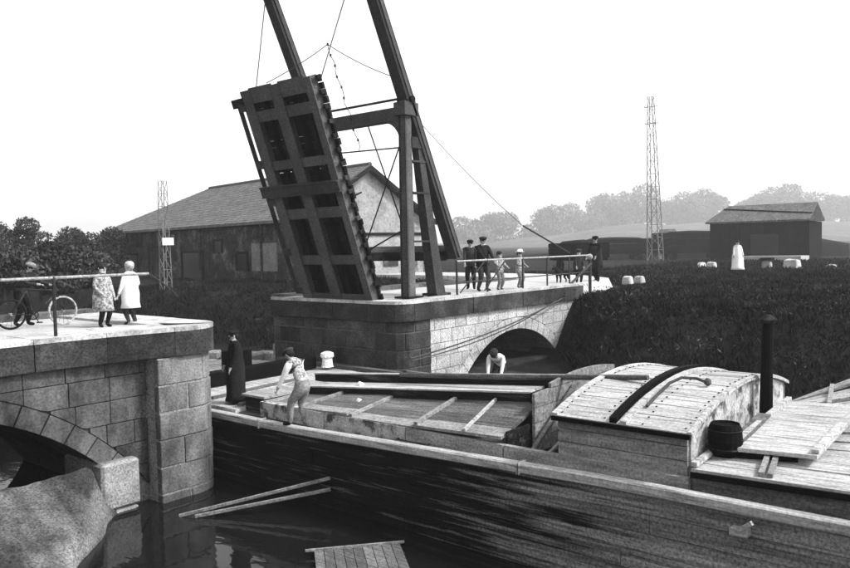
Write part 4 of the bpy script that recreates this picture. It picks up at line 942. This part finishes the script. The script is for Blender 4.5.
# far shed
def shed():
    P0, P1 = Vector((56.8, 3.6, 0)), Vector((57.2, 12.2, 0)); ax = (P1-P0).normalized(); gx = Vector((ax.y, -ax.x, 0)); L_ = (P1-P0).length; Wd = 3.9
    P = lambda t_, g, z: P0+ax*t_+gx*g+Vector((0, 0, z)); zg, ze, zr = 2.1, 5.75, 7.25
    t = thing('goods_shed', P(8, 4, zg), 'long dark goods shed with pale slate roof on the right horizon', 'shed')
    n = 9
    for k in range(n): build('wall_board', MB().hexa([P(L_*k/n+.02, 0, zg), P(L_*(k+1)/n-.02, 0, zg), P(L_*(k+1)/n-.02, .25, zg), P(L_*k/n+.02, .25, zg)], [P(L_*k/n+.02, 0, ze), P(L_*(k+1)/n-.02, 0, ze), P(L_*(k+1)/n-.02, .25, ze), P(L_*k/n+.02, .25, ze)]), m['shed'], t)
    build('wall', MB().hexa([P(.1, .2, zg), P(L_-.1, .2, zg), P(L_-.1, Wd, zg), P(.1, Wd, zg)], [P(.1, .2, ze-.05), P(L_-.1, .2, ze-.05), P(L_-.1, Wd, ze-.05), P(.1, Wd, ze-.05)]), m['shed'], t)
    e = [P(-.08, -.3, ze), P(L_+.3, -.3, ze), P(L_+.3, Wd+.3, ze), P(-.08, Wd+.3, ze), P(-.08, Wd/2, zr), P(L_-1.0, Wd/2, zr)]; up = Vector((0, 0, .15)); vs = e+[p+up for p in e]
    fs = [(0, 1, 5, 4), (2, 3, 4, 5), (1, 2, 5), (0, 4, 3)]
    rfm = build('roof', MB().add(vs, [tuple(i+6 for i in f) for f in fs]+[tuple(reversed(f)) for f in fs]+[(0, 6, 7, 1), (1, 7, 8, 2), (2, 8, 9, 3), (3, 9, 6, 0)]), m['shed_roof'], t)
    build('roof_batten', MB().bar(e[0].lerp(e[4], .35)+up, e[1].lerp(e[5], .8)+up, .2, .12), m['shed'], rfm)
    build('platform', MB().hexa([P(0, -2.4, zg), P(5, -2.4, zg), P(5, -.1, zg), P(0, -.1, zg)], [P(0, -2.4, zg+.7), P(5, -2.4, zg+.7), P(5, -.1, zg+.7), P(0, -.1, zg+.7)]), m['concrete'], t)
    for k in (2.5,): build('door', MB().hexa([P(k, -.06, zg), P(k+2.4, -.06, zg), P(k+2.4, .02, zg), P(k, .02, zg)], [P(k, -.06, zg+2.6), P(k+2.4, -.06, zg+2.6), P(k+2.4, .02, zg+2.6), P(k, .02, zg+2.6)]), m['window'], t)
shed()
def wagon(loc, yaw, L_, h, label):
    t = thing('goods_wagon', (0, 0, 0), label, 'wagon', 'goods wagons standing beyond the bridge', rz=1e-9); t.location = loc; t.rotation_euler = (0, 0, yaw)
    k = dict(local=True)
    for s in (-1, 1):
        for i in range(3): build('side_board', MB().bb(-L_/2, L_/2, s*1.25-.05, s*1.25+.05, .95+i*(h-.95)/3, .95+(i+1)*(h-.95)/3-.03), m['shed'], t, **k)
        build('end_board', MB().bb(s*L_/2-.05, s*L_/2+.05, -1.19, 1.19, .95, h), m['shed'], t, **k)
    build('floor', MB().bb(-L_/2+.06, L_/2-.06, -1.19, 1.19, .8, .95), m['shed'], t, **k)
    build('load', MB().lathe((0, 0, h-.5), [(1.3, 0), (1.25, .45), (1.0, .62), (.15, .7)], 12, sx=L_/2.8, sy=.9, wob=.06), m['shed'], t, **k)
    for s in (-1, 1):
        for x in (-L_*.32, L_*.32):
            wl = build('wheel', MB().lathe((x, s*.75, .45), [(.45, -.06), (.45, .06)], 16, rot=Matrix.Rotation(math.pi/2, 3, 'X')), m['iron'], t, **k)
    return t
for i, (px_, D_) in enumerate(((692, 80), (615, 83))):
    f_ = Vector((math.cos(YAW), math.sin(YAW), 0)); s_ = Vector((math.sin(YAW), -math.cos(YAW), 0)); p = Vector((CAM.x, CAM.y, 0))+f_*D_+s_*((px_-425)/F*D_)
    wagon((p.x, p.y, 2.2), YAW-R(84), 7.4, 2.9-.5*i, ('dark goods wagon standing right of the lattice mast before the shed', 'lower dark goods wagon standing left of the lattice mast')[i])
wagon((31.5, 11.9, 2.3), R(60), 3.4, 1.95, 'short dark cart body behind the big man at the bridge end')
emb = MB(); vs = []
for px_, D_, h in ((455, 92, .5), (520, 95, .8), (575, 90, 1.2), (610, 90, 1.55), (645, 90, 2.1), (685, 89, 2.8), (725, 88, 3.4), (780, 84, 3.0), (850, 84, 1.5)):
    for dd_, k in ((-5, 0), (-2, .8), (1, 1), (5, .9), (12, 0)):
        p = at_px(px_, D_+dd_); vs.append(p+Vector((0, 0, 2.1+h*k)))
structure('embankment', emb.add(vs, [(i*5+k, (i+1)*5+k, (i+1)*5+k+1, i*5+k+1) for i in range(8) for k in range(4)]), m['shed'], smooth=True)
hut = thing('white_hut', (63.3, 18.6, 2.2), 'small white hut beside the lattice mast', 'hut')
build('wall', MB().bb(62.7, 63.9, 18.1, 19.3, 2.2, 4.9), m['white_paint'], hut); build('roof', MB().prism([(62.5, 17.9, 4.9), (64.1, 17.9, 4.9), (63.3, 17.9, 5.5)], (0, 1.6, 0)), m['shed_roof'], hut)
build('door', MB().bb(62.66, 62.72, 18.4, 19.0, 2.2, 4.2), m['timber'], hut)
# pale blocks on the far bank
for (x, y_, sx, sy, sz, lb) in ((38.2, 5.4, .7, .6, .45, 'small pale stone block left of the woman in white'), (37.4, 1.6, .6, .6, .5, 'pale stone block just right of the woman in white'), (37.6, .15, 1.3, .9, .6, 'large pale stone heap on the far bank'), (40.2, 6.8, 1.3, .3, .3, 'flat pale stone kerb on the far bank'), (40, -1.6, 1.2, .5, .3, 'flat pale slab at the right end of the far bank'),
        (14.6, .55, .4, .4, .26, 'pale stone block at the feet of the big man'), (15.6, .5, .45, .4, .22, 'second pale block right of the big man')):
    z = float(gz(x, y_)); 
    if x < 20: z = 2.62
    tag(build('stone_block', MB().lathe((x, y_, z-.05), [(.5, 0), (.48, .5), (.36, .9), (.12, 1.0)], 9, sx=sx*1.0, sy=sy*1.0, wob=.08).__class__().hexa([(x-sx/2, y_-sy/2, z-.1), (x+sx/2, y_-sy/2, z-.1), (x+sx/2, y_+sy/2, z-.1), (x-sx/2, y_+sy/2, z-.1)], [(x-sx*.4, y_-sy*.42, z+sz), (x+sx*.36, y_-sy*.4, z+sz*.9), (x+sx*.4, y_+sy*.4, z+sz*1.05), (x-sx*.42, y_+sy*.4, z+sz*.95)]), m['concrete'], bevel=.05), lb, 'stone block', 'pale stone blocks on the far bank')
tag(build('dark_slab', MB().bb(37.05, 37.75, 1.25, 1.95, gz(37.4, 1.6)+.55, gz(37.4, 1.6)+.7), m['shed']), 'dark slab lying on top of a pale stone block', 'slab')

# ================================================================== TREES
def tree(loc, h, rx, label, mt, leaf, n, group, flat=.8, cat='tree'):
    t = thing('tree', loc, label, cat, group); B = Vector(loc)
    th = h*.38
    tr = MB().tube([B, B+Vector((.05*h*.1, 0, th*.6)), B+Vector((0, .03*h, th*1.3))], [h*.032, h*.024, h*.016], 8)
    for k in range(5):
        a_ = k*1.26+random.random(); e = B+Vector((math.cos(a_)*rx*.5, math.sin(a_)*rx*.5, th+h*random.uniform(.15, .38))); tr.tube([B+Vector((0, 0, th*random.uniform(.6, 1.1))), e], [h*.012, h*.004], 5)
    build('trunk', tr, m['bark'], t)
    nb = 11; cs = []
    for k in range(nb):
        a_ = random.random()*6.28; q_ = random.uniform(.15, .75); zz = random.uniform(.36, .86); sh = 1-abs(zz-.55)*.9
        cs.append((B.x+math.cos(a_)*rx*q_*sh, B.y+math.sin(a_)*rx*q_*sh, B.z+h*zz, rx*random.uniform(.32, .52)))
    cs = np.array(cs); idx = rng.integers(0, nb, n); dirs = rng.normal(size=(n, 3)); dirs /= np.linalg.norm(dirs, axis=1)[:, None]
    rad = cs[idx, 3]*rng.uniform(.45, 1.06, n)**.6; c = cs[idx, :3]+dirs*rad[:, None]*np.array([1, 1, flat])
    c[:, 2] = np.maximum(c[:, 2], B.z+.15*h)
    a_ = rng.normal(size=(n, 3)); a_ /= np.linalg.norm(a_, axis=1)[:, None]; b_ = np.cross(a_, rng.normal(size=(n, 3))); b_ /= np.linalg.norm(b_, axis=1)[:, None]
    s = leaf*rng.uniform(.6, 1.4, n)[:, None]
    v = np.stack([c-a_*s, c+b_*s*.5, c+a_*s, c-b_*s*.5], 1).reshape(-1, 3)-np.array(B)
    me = bpy.data.meshes.new('crown'); me.from_pydata(v, [], np.arange(4*n).reshape(-1, 4)); me.materials.append(mt); o = bpy.data.objects.new('crown', me); link(o, t)
LT = [(22, 46, 4.6, 1.9, 'dark bushy tree at the far left behind the bicycle, tallest of its row'), (55, 50, 3.7, 2.0, 'dark tree between the leftmost tree and the girl'), (84, 52, 3.9, 1.9, 'bushy tree behind the girl in the patterned dress'), (106, 58, 4.0, 2.2, 'bushy tree touching the left end of the barn'), (-22, 46, 4.2, 2.2, 'tree outside the row on the far left edge'),
      (40, 34, 2.5, 1.9, 'low dark shrub behind the bicycle'), (4, 33, 2.4, 2.0, 'low dark shrub at the left edge behind the handrail'), (78, 36, 2.3, 1.9, 'low dark shrub behind the two children')]
for x, D_, h, rx, lb in LT:
    p = at_px(x, D_); tree((p.x, p.y, 2.1), h, rx, lb, m['leaves'], .1, 7000, 'trees and shrubs left of the barn')
FT = [(470, 210, 8), (502, 215, 9.5), (545, 225, 11.5), (578, 235, 13), (606, 240, 16), (636, 238, 17.5), (664, 250, 14.5), (684, 246, 15.5), (708, 244, 17), (735, 255, 13.5), (756, 252, 15.5), (787, 240, 17.5), (812, 248, 15.5), (842, 255, 14.5), (868, 250, 16)]
wd_ = ['lowest tree of the far row, just right of the portal', 'small pale tree above the two men at the railing', 'pale tree above the small child in the white hat', 'pale rounded tree left of the big man', 'pale tree left of the mast, over the wagons', 'tall pale tree directly behind the mast', 'pale low tree just right of the mast', 'pale rounded tree between the mast and woman in white', 'tall pale tree above the woman in white', 'pale tree at the left end of the shed roof', 'pale tree above the left part of the shed roof', 'tall pale tree above the middle of the shed roof', 'pale tree above the right end of the shed roof', 'pale tree right of the shed at the picture edge', 'pale tree beyond the right picture edge']
for (x, D_, h), lb in zip(FT, wd_):
    p = at_px(x, D_); D2 = D_*2.9; p = at_px(x, D2); tp = 1.8+(h-.0)*2.9; hh_ = 42+(x % 7); tree((p.x, p.y, tp-hh_), hh_, hh_*.56, lb, m['leaves_hazed'], 1.2, 7500, 'far trees along the horizon')
# hedge bank under the far trees
def hill():
    xs = (300, 380, 450, 500, 545, 578, 606, 636, 664, 708, 756, 800, 842, 900, 1000); tops = (6, 7, 8, 13, 19, 23, 30, 34, 30, 34, 29, 33, 30, 28, 24); vs = []
    for x, h in zip(xs, tops):
        for D_, k in ((420, 0), (520, .25), (590, .6), (680, .9), (760, 1), (1000, .8), (1400, -.2)):
            p = at_px(x, D_); vs.append(p+Vector((0, 0, 1.5+h*k*.62)))
    n = 7; fs = [(i*n+k, (i+1)*n+k, (i+1)*n+k+1, i*n+k+1) for i in range(len(xs)-1) for k in range(n-1)]
    structure('hills', MB().add(vs, fs), m['hill'], smooth=True)
hill()

# ================================================================== HAZE
hm = bpy.data.materials.new('haze_air'); hm.use_nodes = True; nt = hm.node_tree; nt.nodes.remove(nt.nodes['Principled BSDF'])
pv = nt.nodes.new('ShaderNodeVolumePrincipled'); pv.inputs['Color'].default_value = (.95, .95, .95, 1); pv.inputs['Density'].default_value = HAZE; pv.inputs['Anisotropy'].default_value = .2
nt.links.new(pv.outputs[0], nt.nodes['Material Output'].inputs['Volume'])
hz_ = build('haze', MB().bb(-1700, 2800, -1700, 2800, -2.8, 62), hm); hz_['kind'] = 'stuff'
